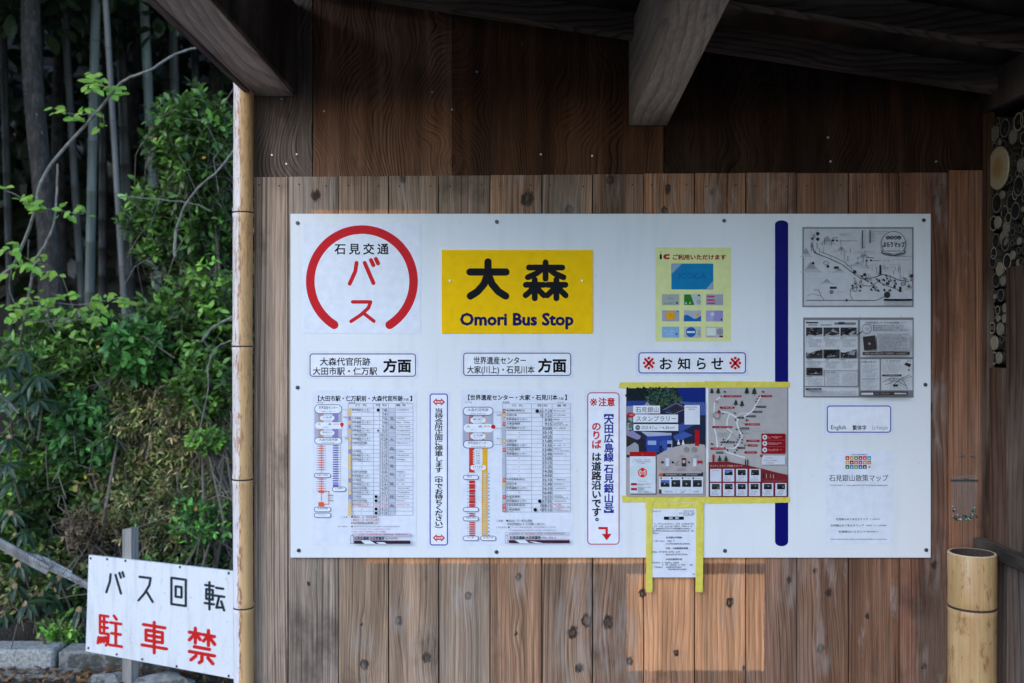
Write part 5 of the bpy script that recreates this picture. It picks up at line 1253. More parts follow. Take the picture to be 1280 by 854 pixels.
for (a, e, yy) in ((380, 490, 95), (400, 450, 110), (530, 720, 265), (540, 735, 280), (430, 700, 402), (570, 690, 418), (360, 440, 655), (560, 640, 750), (120, 180, 490), (130, 170, 525), (870, 940, 395), (890, 1060, 345), (740, 800, 90), (860, 920, 420)): pr.micro(X(a), Y(yy), X(e), .9, K2)
for xx, e in ((600, 645), (675, 735)):
    pr.rect(X(xx), Y(62), X(xx + 10), Y(240 if xx == 600 else 185), K1)
    for k in range(8 if xx == 600 else 5): pr.micro(X(xx + 12), Y(66 + k * 22), X(e), 1.0, K1); 
pr.rect(X(740), Y(70), X(860), Y(73), K2); pr.rect(X(920), Y(312), X(1095), Y(315), K2)
pr.rect(X(812), Y(728), X(1086), Y(744), INKB)
for k in range(4): pr.micro(X(815), Y(752 + k * 10), X(1080), .8, K2)
pr.build('map_drawing', t_)
pr = P(); pr.n = 700
pr.circ(X(908), Y(190), 15.4, K1, 36); pr.circ(X(908), Y(190), 14.7, GP, 36)
pr.poly([(X(790), Y(255)), (X(860), Y(282)), (X(908), Y(290)), (X(958), Y(282)), (X(1022), Y(255)), (X(1022), Y(285)), (X(958), Y(300)), (X(908), Y(310)), (X(860), Y(300)), (X(790), Y(285))], K1); pr.poly([(X(800), Y(262)), (X(860), Y(288)), (X(908), Y(296)), (X(958), Y(288)), (X(1012), Y(262)), (X(1012), Y(276)), (X(908), Y(303)), (X(800), Y(276))], GP)
for k, ch in enumerate('石見銀山'): pr.circ(X(852 + k * 37), Y(133), 2.5, INKB, 14); pr.cell(ch, X(852 + k * 37), Y(133), 3.4, 3.4, GP, 0)
pr.text('ぶらりマップ', X(800), Y(172), X(1018), Y(228), INKB, 0.05); pr.micro(X(835), Y(256), X(980), 2.2, INKB)
pr.build('lettering', t_)

# --- black and white leaflet
t_, P = sheet_thing('information_leaflet', 'framed grey leaflet of small photographs and dense text, the lower of two grey prints', 'leaflet', 1004, 397, 1142, 497, (128, 129, 133), th=0.002)
X = lambda z: 1000 + z / 7.904
Y = lambda z: 392 + z / 7.904
pr = P(); GP = (206, 206, 209)
for (a, b_, c_, d_) in ((48, 66, 570, 715), (48, 728, 578, 815), (595, 64, 1112, 432), (598, 452, 786, 758), (802, 452, 1112, 758)): pr.rect(X(a), Y(b_), X(c_), Y(d_), GP)
pr.rect(X(60), Y(84), X(180), Y(98), K1); pr.micro(X(60), Y(82), X(180), 2.0, INKB); pr.micro(X(80), Y(104), X(312), 2.4, INKB); pr.rect(X(340), Y(88), X(552), Y(112), K2); pr.rect(X(380), Y(84), X(440), Y(104), K1)
ph = [(60, 138, 222, 228), (232, 138, 388, 228), (400, 138, 560, 228), (60, 355, 222, 442), (232, 355, 390, 442), (402, 352, 560, 440), (62, 535, 222, 610)]
for k, (a, b_, c_, d_) in enumerate(ph):
    pr.rect(X(a), Y(b_), X(c_), Y(d_), (60, 56, 58))
    for j in range(14): pr.poly([(X(rm.uniform(a, c_ - 30)), Y(rm.uniform(b_, d_ - 10)))] + [(X(rm.uniform(a, c_)), Y(rm.uniform(b_, d_))) for _ in range(2)], rm.choice([(34, 32, 34), (86, 82, 84), (48, 44, 46), (150, 148, 150), (28, 26, 28)]))
    if k > 2: pr.poly([(X(a), Y(b_)), (X(c_), Y(b_)), (X(c_ - 60), Y(b_ + 14)), (X(a + 40), Y(b_ + 34)), (X(a), Y(b_ + 30))], (198, 198, 202)) if k < 4 or k == 5 else None
    else: pr.poly([(X(a), Y(d_)), (X(a + 30), Y(d_ - 22)), (X(a + 90), Y(d_ - 10)), (X(c_), Y(d_ - 25)), (X(c_), Y(d_))], (170, 170, 174))
    pr.micro(X(a), Y(d_ + 8), X(a + 55), 1.5, INKB)
    for j in range(6 if k < 6 else 6): pr.micro(X(a + (0 if j < 2 else 18)), Y(d_ + 26 + j * 13), X(c_ - (0 if j < 2 else rm.uniform(5, 60))), 1.0, K2)
pr.frame(X(240), Y(560), X(574), Y(722), .8, (140, 140, 144)); pr.micro(X(262), Y(574), X(350), 1.5, INKB)
for j in range(11): pr.micro(X(262), Y(592 + j * 11), X(390), .9, K2); pr.micro(X(415), Y(592 + j * 11), X(560), .9, K2)
pr.rect(X(56), Y(736), X(212), Y(757), (70, 66, 70)); pr.micro(X(70), Y(741), X(200), 1.2, GP)
for j in range(4): pr.micro(X(60), Y(764 + j * 12), X(560), 1.0, K2, .93)
pr.text('石見銀山観光にぴったりの宿泊情報について', X(645), Y(80), X(1055), Y(100), INKB, 0.02)
pr.ring(X(660), Y(152), 5.6, 6.2, K1, n=26); pr.micro(X(632), Y(140), X(690), 1.5, K1); pr.micro(X(640), Y(158), X(685), 1.5, K1); pr.line([(X(560), Y(215)), (X(612), Y(180))], 1.3, K1)
for j, e in enumerate((1035, 1065, 1085)): pr.circ(X(729), Y(121 + j * 21), 1.0, INKB, 8); pr.text(['世界遺産の魅力をお楽しみください', '歴史情緒あふれる町並みを散策しましょう', '便利な観光案内所が拠点としてご利用可能です'][j], X(742), Y(114 + j * 21), X(e), Y(129 + j * 21), INKB, 0.02)
pr.poly([(X(622), Y(230)), (X(742), Y(215)), (X(758), Y(352)), (X(634), Y(368))], (58, 50, 50)); pr.circ(X(686), Y(298), 1.5, (150, 146, 148), 10); pr.rect(X(764), Y(196), X(1086), Y(368), (178, 178, 182))
for j in range(12): pr.micro(X(772), Y(204 + j * 13.2), X(rm.uniform(980, 1080)), 1.0, (90, 88, 92))
pr.rect(X(618), Y(380), X(1084), Y(410), (62, 54, 54)); pr.micro(X(640), Y(388), X(1060), 1.9, (176, 172, 170))
pr.text('石見銀山の歩き方', X(602), Y(466), X(752), Y(488), INKB, 0.02)
for j in range(20):
    if j == 10: pr.micro(X(608), Y(638), X(770), 1.8, INKB); continue
    pr.micro(X(608), Y(508 + j * 12.4), X(rm.uniform(680, 780)), .95, K2)
pr.micro(X(812), Y(462), X(1100), 1.9, INKB)
for j in range(8): pr.micro(X(812), Y(484 + j * 13), X(rm.uniform(960, 1030)), 1.0, K2)
pr.poly([(X(1028), Y(505)), (X(1048), Y(483)), (X(1098), Y(500)), (X(1085), Y(532))], (52, 50, 52)); pr.circ(X(1075), Y(558), 1.4, K2, 8); pr.rect(X(812), Y(602), X(1004), Y(622), (58, 54, 56)); pr.micro(X(830), Y(607), X(985), 1.2, GP)
for (p) in (((815, 680), (900, 640), (1000, 650), (1110, 620)), ((880, 640), (900, 670), (960, 665), (1050, 715)), ((930, 700), (1000, 640), (1090, 605)), ((1010, 650), (1050, 715), (1060, 750)), ((840, 700), (900, 690), (930, 640)), ((960, 700), (920, 725))): pr.line([(X(a), Y(b_)) for a, b_ in p], .6, K1)
pr.rect(X(922), Y(700), X(968), Y(722), INKB)
for j in range(9): pr.micro(X(rm.uniform(812, 1050)), Y(rm.uniform(640, 750)), X(rm.uniform(860, 1100)), .8, K2, .5)
pr.rect(X(596), Y(770), X(1066), Y(808), (64, 60, 60)); pr.rect(X(604), Y(782), X(724), Y(804), (196, 196, 198)); pr.micro(X(740), Y(784), X(890), 1.9, (150, 148, 140)); pr.rect(X(932), Y(784), X(1052), Y(798), (188, 188, 190))
pr.build('print', t_)

# --- language label (codes left out) and walking map sheet
t_, P = film(1033.5, 507, 1114, 541, 'language_label', 'small white label with blue rounded border naming three languages', 'label', r=.6)
pr = P(); pr.rrect(1033.5, 507, 1114, 541, 4, (238, 238, 246)); pr.rframe(1033.5, 507, 1114, 541, 4, 1.3, (52, 62, 150)); pr.build('border', t_)
pr = P(); pr.n = 8; pr.text('English', 1038.8, 531.6, 1057.4, 538.6, INKB, 0.01); pr.text('繁体字', 1065.6, 531.6, 1083, 538, INKB, 0.02); pr.text('Le français', 1090.4, 531.8, 1109.6, 538.4, (110, 112, 126), -0.004); pr.build('lettering', t_)
t_, P = sheet_thing('walking_map_sheet', 'white laminated sheet with a grid of coloured squares at the lower right of the board', 'sheet', 1031.5, 563, 1117, 680.5, (230, 232, 241), th=0.0008, rough=0.3)
pr = P(); cols = [(210, 40, 60), (206, 158, 50), (76, 150, 60), (190, 36, 46), (220, 60, 40), (50, 160, 210), (232, 176, 40), (140, 36, 60), (226, 92, 40), (200, 36, 110), (226, 140, 50), (180, 130, 50), (66, 110, 64), (40, 130, 190), (90, 160, 60), (30, 90, 140), (30, 60, 110)]
for k, c_ in enumerate(cols):
    a, b_ = 1056.8 + (k % 6) * 5.45, 570.2 + (k // 6) * 5.55
    pr.rect(a, b_, a + 4.8, b_ + 4.8, c_); pr.circ(a + 2.4, b_ + 2.8, 1.0, (226, 224, 228), 8)
pr.circ(1086.8, 583.8, 1.5, (180, 150, 90), 10); pr.build('colour_grid', t_)
pr = P(); pr.n = 6; pr.text('SUSTAINABLE', 1064, 567.4, 1083.5, 569.3, (60, 110, 180), 0.03); pr.text('石見銀山散策マップ', 1036.4, 593.4, 1110.4, 601.8, (44, 42, 48), 0.008)
pr.micro(1037, 606, 1110, 1.7, DK, .95); pr.text('石見銀山みてあるきマップ', 1045, 647.6, 1085, 650.6, DK, 0.01); pr.micro(1086, 648.4, 1102, 1.6, DK); pr.text('石見銀山おてあるきマップ', 1038, 655.4, 1080, 658.4, DK, 0.01); pr.micro(1081, 656.2, 1109, 1.6, DK); pr.text('石見銀山バスマップ', 1048, 663.2, 1082, 666.2, DK, 0.01); pr.micro(1083, 664, 1099, 1.6, DK); pr.micro(1038, 673.6, 1109, 1.2, DK, .95)
pr.build('lettering', t_)

# ------------------------------------------------------------------ no-parking sign on its post
SL0 = Vector((-1.982, 4.66 - D, 0)); SDIR = Vector((0.80, -0.46, 0)).normalized(); SN = Vector((SDIR.y, -SDIR.x, 0))     # normal towards the camera
if SN.y > 0: SN = -SN
def signfn(px, py, h):
    r = Vector(((px - 640) / F, 1.0, -(py - 427) / F)); c0 = Vector((0, -D, CZ))
    q = SL0 + SN * h
    t_ = (q - c0).dot(SN) / r.dot(SN); p = c0 + r * t_
    return (p.x, p.y, p.z)
m, t, b, o = new_mat('painted_sign_board'); g = G(t)
q = g.coord(); a_ = g.noise(g.vmath('MULTIPLY', q, (20.0, 20.0, 3.0)), 1.0, 5, 0.65); b2 = g.noise(q, 50.0, 5, 0.7)
c = g.mix(g.math('MULTIPLY', g.mapr(a_, 0.45, 0.75), 0.6), (0.84, 0.84, 0.85), (0.55, 0.55, 0.56))
c = g.mix(g.math('MULTIPLY', g.mapr(b2, 0.6, 0.74), 0.7), c, (0.38, 0.33, 0.27))
t.links.new(c, b.inputs['Base Color']); b.inputs['Roughness'].default_value = 0.6
M_SIGN = m
M_POSTW = wood('grey_post_wood', 'xyz', freq=90, wander=2, contrast=0.6, grey=0.6, blotch=0.25)
psign = thing('parking_sign', 'white hand-painted board with black and red Japanese writing, nailed to a grey post', 'sign', signfn(155, 845, -0.03))
TLp, TRp, BRp, BLp = signfn(111, 694, 0), signfn(301, 715.2, 0), signfn(301, 850.5, 0), signfn(107, 814, 0)
bkp = [tuple(Vector(p) - SN * 0.012) for p in (TLp, TRp, BRp, BLp)]
mb = MB(); mb.add([TLp, TRp, BRp, BLp] + bkp, [(3, 2, 1, 0), (4, 5, 6, 7), (0, 1, 5, 4), (1, 2, 6, 5), (2, 3, 7, 6), (3, 0, 4, 7)])
mb.build('board', M_SIGN, psign)
mb = MB(); pc = Vector(signfn(155, 750, 0)) - SN * 0.035
wv_ = SDIR * 0.031; dv = SN * 0.02
zt_ = signfn(155, 659, -0.035)[2]
ps = []
for z in (-0.05, zt_):
    for s1, s2 in ((-1, 1), (1, 1), (1, -1), (-1, -1)):
        p = pc + wv_ * s1 + dv * s2; ps.append((p.x, p.y, z + (0.006 * s1 if z > 0 else 0)))
mb.add(ps, [(0, 1, 5, 4), (1, 2, 6, 5), (2, 3, 7, 6), (3, 0, 4, 7), (4, 5, 6, 7), (3, 2, 1, 0)])
mb.build('post', M_POSTW, psign, color=(0.36, 0.35, 0.33))
pr = Print(signfn, base=0.0004, step=3e-5)
def sk(st, cx, cy, w_, h_, sl, lw, col):
    for q in st:
        cl = q[0] == 'c'; pts = list(q[1:]) if cl else list(q)
        if cl: pts = pts + [pts[0]]
        pr.line([(cx + (a / 100 - .5) * w_, cy + (b_ / 100 - .5) * (h_ - sl * w_) + sl * (a / 100 - .5) * w_) for a, b_ in pts], lw, col, caps=True)
SB = (44, 50, 58); SR = (214, 40, 38)
for args in ((K_BA, 143.0, 729.5, 24, 35, .13, 3.1, SB), (K_SU, 182, 735.5, 21, 38, .13, 3.1, SB), (K_KAI, 223.2, 740, 20.5, 38.5, .14, 3.1, SB), (K_TEN, 268, 745.8, 25, 39, .15, 3.1, SB),
             (K_CHU, 136.8, 788.8, 31, 46, .15, 3.6, SR), (K_SHA, 192.7, 797.2, 32, 45, .165, 4.1, SR), (K_KIN, 252.3, 808, 34, 50, .18, 4.4, SR)):
    pr = Print(signfn, base=0.0004, step=3e-5); sk(*args); pr.build('character', psign, rough=0.6)
for (a, b_) in ((113.5, 698), (134, 699), (157, 701), (225, 709), (286, 716.5), (110.5, 810), (146, 818), (178, 824), (221, 833), (286, 845)):
    p0 = Vector(signfn(a, b_, 0.003)); p1 = Vector(signfn(a, b_, -0.002)); mb = MB(); mb.tube([p1, p0], [0.006, 0.005], 7); mb.build('nail', M_NAIL, psign)

# ------------------------------------------------------------------ kerb, stones, litter
YK = 4.82 - D
m, t, b, o = new_mat('mossy_kerb_concrete'); g = G(t)
P0 = g.pos(); a_ = g.noise(P0, 22.0, 6, 0.7); b2 = g.noise(P0, 120.0, 4, 0.6); sp = g.sep(g.t.nodes.new('ShaderNodeNewGeometry').outputs['Normal'])
c = g.mix(g.mapr(a_, 0.42, 0.6), (0.30, 0.29, 0.27), (0.10, 0.095, 0.085))
c = g.mix(g.math('MULTIPLY', g.mapr(g.noise(P0, 26.0, 6, 0.7), 0.48, 0.66), 0.75), c, (0.055, 0.07, 0.03)); c = g.mix(g.math('MULTIPLY', g.mapr(sp[2], 0.5, 0.9), 0.5), c, (0.42, 0.41, 0.38))  # upward faces painted paler, as lit from above
t.links.new(c, b.inputs['Base Color']); b.inputs['Roughness'].default_value = 0.95; t.links.new(g.bump(g.math('ADD', a_, b2), 0.8, 0.01), b.inputs['Normal'])
M_KERB = m
kx = [-3.2, -2.62, -2.216, -1.5, -0.78]
M_KERBP = plain('pale_kerb_concrete', (0.36, 0.35, 0.32), 0.95, 0.45, 70, bump=0.9)
for k in range(4):
    mb = MB(); dz = [0, 0, -0.012, -0.02][k]
    mb.cbox(kx[k] + .006, kx[k + 1] - .006, YK + [0, 0, .02, .01][k], YK + 0.16, -0.05, 0.105 + dz, 0.012)
    tag(mb.build('kerb_block', M_KERBP if k < 2 else M_KERB), ['pale concrete kerb block at the far left edge of the photo', 'pale concrete kerb block with a worn top, left of the sign board', 'mossy dark kerb block directly behind the sign post', 'mossy kerb block hidden mostly behind the sign board'][k], 'kerb', 'kerb blocks below the bushes')
mb = MB(); mb.cbox(-3.2, -2.06, YK - 0.13, YK - 0.004, -0.05, 0.022, 0.01); tag(mb.build('gutter_slab', M_KERB), 'flat concrete strip lying along the foot of the pale kerb', 'gutter')
def stone(cx, cy, cz, r, label, seed):
    rs_ = random.Random(seed); n, m2 = 12, 8; vs = []
    for j in range(m2 + 1):
        for i in range(n):
            th = math.pi * j / m2; ph_ = 2 * math.pi * i / n
            k = 1 + 0.22 * math.sin(3 * ph_ + seed) * math.sin(th) + rs_.uniform(-.09, .09) * (0 < j < m2)
            vs.append((cx + r[0] * k * math.sin(th) * math.cos(ph_), cy + r[1] * k * math.sin(th) * math.sin(ph_), cz + r[2] * k * math.cos(th)))
    fs = [(j * n + i, j * n + (i + 1) % n, (j + 1) * n + (i + 1) % n, (j + 1) * n + i)[::-1] for j in range(m2) for i in range(n)]
    ob = mesh_obj('stone', vs, fs, M_KERB); tag(ob, label, 'stone', 'stones by the kerb')
p = W(205, 838, YK - .28); stone(p[0], p[1], 0.03, (0.14, 0.08, 0.055), 'flat mossy stone right of the sign post foot', 3)
p = W(140, 838, YK - .20); stone(p[0], p[1], 0.02, (0.10, 0.07, 0.04), 'small grey stone left of the sign post foot', 5)
# dead leaves on the ground
LEAFM = leaf_mat('leaf', 0.34, 0.26, 0.5); DRYM = leaf_mat('dry_leaf', 0.7, 0.15, 0.2)
def leaf_template(w=0.36, fold=0.10, droop=0.12):
    st = [(0.0, 0.0), (0.22, 0.62), (0.5, 1.0), (0.78, 0.66), (1.0, 0.0)]
    v = []; f = []
    for (y, k) in st:
        z = -droop * y * y
        if k == 0: v.append((0, y, z))
        else: v += [(-w * k / 2, y, z + fold * k * .5), (0, y, z), (w * k / 2, y, z + fold * k * .5)]
    f = [(0, 2, 1), (0, 3, 2)]
    for i in (1, 4): f += [(i, i + 1, i + 4, i + 3), (i + 1, i + 2, i + 5, i + 4)]
    f += [(7, 8, 10), (8, 9, 10)]
    return np.array(v, float), f
TPL = {'oval': leaf_template(0.48, 0.10, 0.15), 'broad': leaf_template(0.62, 0.08, 0.2), 'long': leaf_template(0.27, 0.06, 0.35), 'tiny': leaf_template(0.4, 0.05, 0.1)}
SHARED = {}
def leaf_mesh(kind, mat):
    k = (kind, mat.name)
    if k not in SHARED:
        v, f = TPL[kind]; me = bpy.data.meshes.new('leaf'); me.from_pydata(v.tolist(), [], f); me.materials.append(mat)
        a = me.color_attributes.new('col', 'FLOAT_COLOR', 'POINT'); a.data.foreach_set('color', np.ones(len(v) * 4)); me.update(); SHARED[k] = me
    return SHARED[k]
def frames(dirs, ups):
    d = dirs / np.linalg.norm(dirs, axis=1, keepdims=True)
    x = np.cross(d, ups); n = np.linalg.norm(x, axis=1, keepdims=True); n[n < 1e-6] = 1; x /= n
    z = np.cross(x, d)
    return x, d, z
def leaves(root, kind, pos, dirs, ups, sizes, cols, mat, n_ind=0, name='leaf', mass='foliage'):
    """nearest n_ind leaves become parts of their own, the rest one joined part"""
    pos = np.asarray(pos); dirs = np.asarray(dirs); ups = np.asarray(ups); sizes = np.asarray(sizes); cols = np.asarray(cols)
    x, d, z = frames(dirs, ups)
    order = np.argsort(pos[:, 1]); vis = order[:n_ind]; rest = order[n_ind:]
    off = np.array(origin(root)) if root is not None else np.zeros(3)
    me = leaf_mesh(kind, mat)
    for i in vis:
        ob = bpy.data.objects.new(name, me); COL.objects.link(ob); ob.parent = root
        M = Matrix(((x[i][0] * sizes[i], d[i][0] * sizes[i], z[i][0] * sizes[i], pos[i][0] - off[0]), (x[i][1] * sizes[i], d[i][1] * sizes[i], z[i][1] * sizes[i], pos[i][1] - off[1]),
                    (x[i][2] * sizes[i], d[i][2] * sizes[i], z[i][2] * sizes[i], pos[i][2] - off[2]), (0, 0, 0, 1)))
        ob.matrix_local = M; ob.color = tuple(cols[i]) + (1.0,)
    if len(rest):
        v, f = TPL[kind]; nv = len(v)
        P_ = pos[rest][:, None, :]; s_ = sizes[rest][:, None, None]
        V = P_ + s_ * (v[None, :, 0:1] * x[rest][:, None, :] + v[None, :, 1:2] * d[rest][:, None, :] + v[None, :, 2:3] * z[rest][:, None, :])
        V = V.reshape(-1, 3)
        fs = []
        for i in range(len(rest)): b0 = i * nv; fs += [tuple(b0 + k for k in q) for q in f]
        C = np.repeat(cols[rest], nv, axis=0)
        return mesh_obj(mass, V, fs, mat, root, col=C, kind='stuff', color=(1, 1, 1))
rl_ = np.random.RandomState(4); n = 1500
px_ = rl_.uniform(-3.2, -0.8, n); py_ = YK - 0.02 - rl_.exponential(0.22, n) - 0.02
dd = np.stack([rl_.normal(size=n), rl_.normal(size=n), rl_.normal(size=n) * .15], -1); uu = np.stack([rl_.normal(size=n) * .35, rl_.normal(size=n) * .35, np.ones(n)], -1)
base = np.array([(0.28, 0.13, 0.05), (0.34, 0.20, 0.09), (0.16, 0.08, 0.04), (0.40, 0.27, 0.15), (0.10, 0.06, 0.04)])
leaves(None, 'long', np.stack([px_, py_, 0.012 + rl_.uniform(0, .03, n)], -1), dd, uu, rl_.uniform(.035, .075, n), base[rl_.randint(0, 5, n)] * rl_.uniform(.7, 1.2, (n, 1)), DRYM, 0, mass='leaf_litter')

# ------------------------------------------------------------------ bamboo, trees behind
m, t, b, o = new_mat('living_bamboo'); g = G(t)
q = g.coord(); c = g.mix(1.0, g.info('Color'), g.mix(g.mapr(g.noise(g.vmath('MULTIPLY', q, (30.0, 30.0, 2.0)), 1.0, 4), .35, .7), (0.7, 0.7, 0.7), (1.15, 1.15, 1.12)), 'MULTIPLY')
t.links.new(c, b.inputs['Base Color']); b.inputs['Roughness'].default_value = 0.45
M_LIVE = m
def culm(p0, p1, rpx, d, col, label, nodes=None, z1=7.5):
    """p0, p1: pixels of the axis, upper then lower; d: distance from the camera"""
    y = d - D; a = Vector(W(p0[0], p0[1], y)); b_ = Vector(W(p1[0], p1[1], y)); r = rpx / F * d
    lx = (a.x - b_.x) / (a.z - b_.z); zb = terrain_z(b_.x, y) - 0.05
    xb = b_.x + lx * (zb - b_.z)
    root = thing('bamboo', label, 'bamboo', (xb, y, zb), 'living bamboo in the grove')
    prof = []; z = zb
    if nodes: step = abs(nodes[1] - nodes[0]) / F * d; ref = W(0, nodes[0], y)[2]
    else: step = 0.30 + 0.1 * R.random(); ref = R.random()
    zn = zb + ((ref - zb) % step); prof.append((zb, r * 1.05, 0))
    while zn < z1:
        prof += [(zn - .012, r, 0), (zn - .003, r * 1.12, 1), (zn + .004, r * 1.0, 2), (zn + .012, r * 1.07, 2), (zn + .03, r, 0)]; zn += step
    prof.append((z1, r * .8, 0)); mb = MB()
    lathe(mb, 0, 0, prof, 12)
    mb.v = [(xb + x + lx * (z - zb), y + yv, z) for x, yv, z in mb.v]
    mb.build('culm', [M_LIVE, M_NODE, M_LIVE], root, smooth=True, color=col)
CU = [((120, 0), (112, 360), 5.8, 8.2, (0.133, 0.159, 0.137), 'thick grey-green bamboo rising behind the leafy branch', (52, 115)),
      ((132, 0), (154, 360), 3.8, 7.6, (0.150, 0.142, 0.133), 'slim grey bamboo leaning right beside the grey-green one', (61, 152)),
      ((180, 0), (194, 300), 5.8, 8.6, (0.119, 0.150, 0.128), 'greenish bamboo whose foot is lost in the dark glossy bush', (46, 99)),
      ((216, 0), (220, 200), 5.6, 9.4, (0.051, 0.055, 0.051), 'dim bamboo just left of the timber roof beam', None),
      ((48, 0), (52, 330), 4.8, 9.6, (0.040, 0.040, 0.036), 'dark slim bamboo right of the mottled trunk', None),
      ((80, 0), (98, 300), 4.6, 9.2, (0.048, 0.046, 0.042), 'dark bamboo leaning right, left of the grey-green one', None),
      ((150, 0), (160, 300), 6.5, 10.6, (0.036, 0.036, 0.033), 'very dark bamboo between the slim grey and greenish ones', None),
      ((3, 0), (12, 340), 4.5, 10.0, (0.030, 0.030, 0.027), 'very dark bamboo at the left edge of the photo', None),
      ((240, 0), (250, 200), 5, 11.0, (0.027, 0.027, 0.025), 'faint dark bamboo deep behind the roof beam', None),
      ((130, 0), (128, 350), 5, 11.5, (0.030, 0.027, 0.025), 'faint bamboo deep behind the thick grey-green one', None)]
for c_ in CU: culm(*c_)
def tree_trunk(mb, p0, p1, r0, r1, d, wob=0.03, n=10, seed=1):
    rr_ = random.Random(seed); y = d - D; a = Vector(W(*p0, y)); b_ = Vector(W(*p1, y)); pts = []; rad = []
    for k in range(15):
        u = k / 14; p = b_.lerp(a, u); pts.append((p.x + wob * math.sin(u * 7 + seed), p.y + u * .3, p.z)); rad.append((r0 + (r1 - r0) * u) * rr_.uniform(.95, 1.06))
    mb.tube(pts, rad, n)
m, t, b, o = new_mat('mottled_bark'); g = G(t)
q = g.coord(); c = g.mix(g.mapr(g.noise(g.vmath('MULTIPLY', q, (20.0, 20.0, 9.0)), 1.0, 6, .7), .4, .65), (0.03, 0.025, 0.022), (0.075, 0.065, 0.055))
c = g.mix(g.mapr(g.noise(q, 28.0, 5, .7), .62, .68), c, (0.18, 0.18, 0.17)); t.links.new(c, b.inputs['Base Color']); b.inputs['Roughness'].default_value = .95
t.links.new(g.bump(g.noise(g.vmath('MULTIPLY', q, (40.0, 40.0, 12.0)), 1.0, 5), 1.0, .02), b.inputs['Normal'])
M_BARK2 = m
def crown(root, cx, cy, cz, rx, ry, rz, n, col, seed):
    rc = np.random.RandomState(seed); u = rc.normal(size=(n, 3)); u /= np.linalg.norm(u, axis=1, keepdims=True); u *= rc.uniform(.25, 1, (n, 1)) ** .6
    nb_ = 26; cen = rc.normal(size=(nb_, 3)) * .5; idc = rc.randint(0, nb_, n); u = cen[idc] + u * .42
    pos = np.array((cx, cy, cz)) + u * np.array((rx, ry, rz)); d_ = rc.normal(size=(n, 3)); up = np.array((0, -.2, 1.0)) + rc.normal(size=(n, 3)) * .5
    leaves(root, 'broad', pos, d_, up, rc.uniform(.09, .2, n), np.array(col) * rc.uniform(.6, 1.3, (n, 1)), LEAFM, 0, mass='crown')
tl = ['mottled dark tree trunk leaning right at the far left', 'dark evergreen behind the grove on the left', 'dark evergreen behind the middle of the grove', 'dark evergreen behind the roof beam', 'dark evergreen far back on the slope', 'dark evergreen over the left edge']
TR = [((10, -120), (70, 372), 0.085, 0.065, 7.4, (-4.2, 4.9, 6.2), (3.0, 2.5, 1.7)), ((60, -100), (75, 320), .07, .06, 11.5, (-6.5, 8.6, 6.8), (3.2, 2.5, 2.2)), ((165, -100), (150, 340), .10, .08, 12.5, (-2.6, 9.4, 7.0), (3.4, 2.6, 2.3)),
      ((262, -60), (258, 300), .10, .08, 11.0, (0.4, 6.8, 6.4), (3.4, 2.6, 2.0)), ((205, -60), (200, 300), .08, .07, 14.0, (-3.5, 13.0, 9.0), (5.5, 2.5, 3.2)), ((-90, -60), (-60, 300), .10, .08, 9.0, (-7.0, 5.0, 6.2), (2.4, 3.0, 2.0))]
for k, (p0, p1, r0, r1, d, cc_, rr_) in enumerate(TR):
    y = d - D; fx = W(p1[0], 0, y)[0]
    root = thing('tree', tl[k], 'tree', (fx, y, terrain_z(fx, y)), 'evergreens behind the bamboo')
    mb = MB(); tree_trunk(mb, p0, (p1[0], p1[1] + 140), r0, r1, d, seed=k); mb.build('trunk', M_BARK2, root, smooth=True)
    crown(root, cc_[0], cc_[1], cc_[2], rr_[0], rr_[1], rr_[2], 12000, (0.035, 0.055, 0.022), 20 + k)
# a far wood closing the slope
rc = np.random.RandomState(77); n = 16000
xx = rc.uniform(-22, 16, n); yy_ = rc.uniform(9.5, 17, n); zz_ = np.array([terrain_z(a, b_) for a, b_ in zip(xx, yy_)]) + rc.uniform(0, 1, n) ** 1.2 * 4.5 * np.clip((yy_ - 8) / 4, .3, 1.5)
leaves(None, 'broad', np.stack([xx, yy_, zz_], -1), rc.normal(size=(n, 3)), np.array((0, -.3, 1.)) + rc.normal(size=(n, 3)) * .5, rc.uniform(.25, .5, n), np.array((0.022, 0.03, 0.014)) * rc.uniform(.5, 1.3, (n, 1)), LEAFM, 0, mass='far_wood')

# unseen earth slope added left of the shelter to block sky light
xs = np.linspace(-7.0, -24, 26); ys = np.linspace(-9, 2.3, 26)
bz_ = lambda x, y: 0.004 + max(0, -7.0 - x) * .5 + .12 * math.sin(x * 2 + y * 1.3) * min(1, max(0, -7.0 - x))
vv = [(x, y, bz_(x, y)) for y in ys for x in xs]; nx = len(xs)
ff = [(j * nx + i, (j + 1) * nx + i, (j + 1) * nx + i + 1, j * nx + i + 1) for j in range(len(ys) - 1) for i in range(nx - 1)]
tag(mesh_obj('sky_block_bank', vv, ff, M_SOIL, smooth=True), kind='structure')

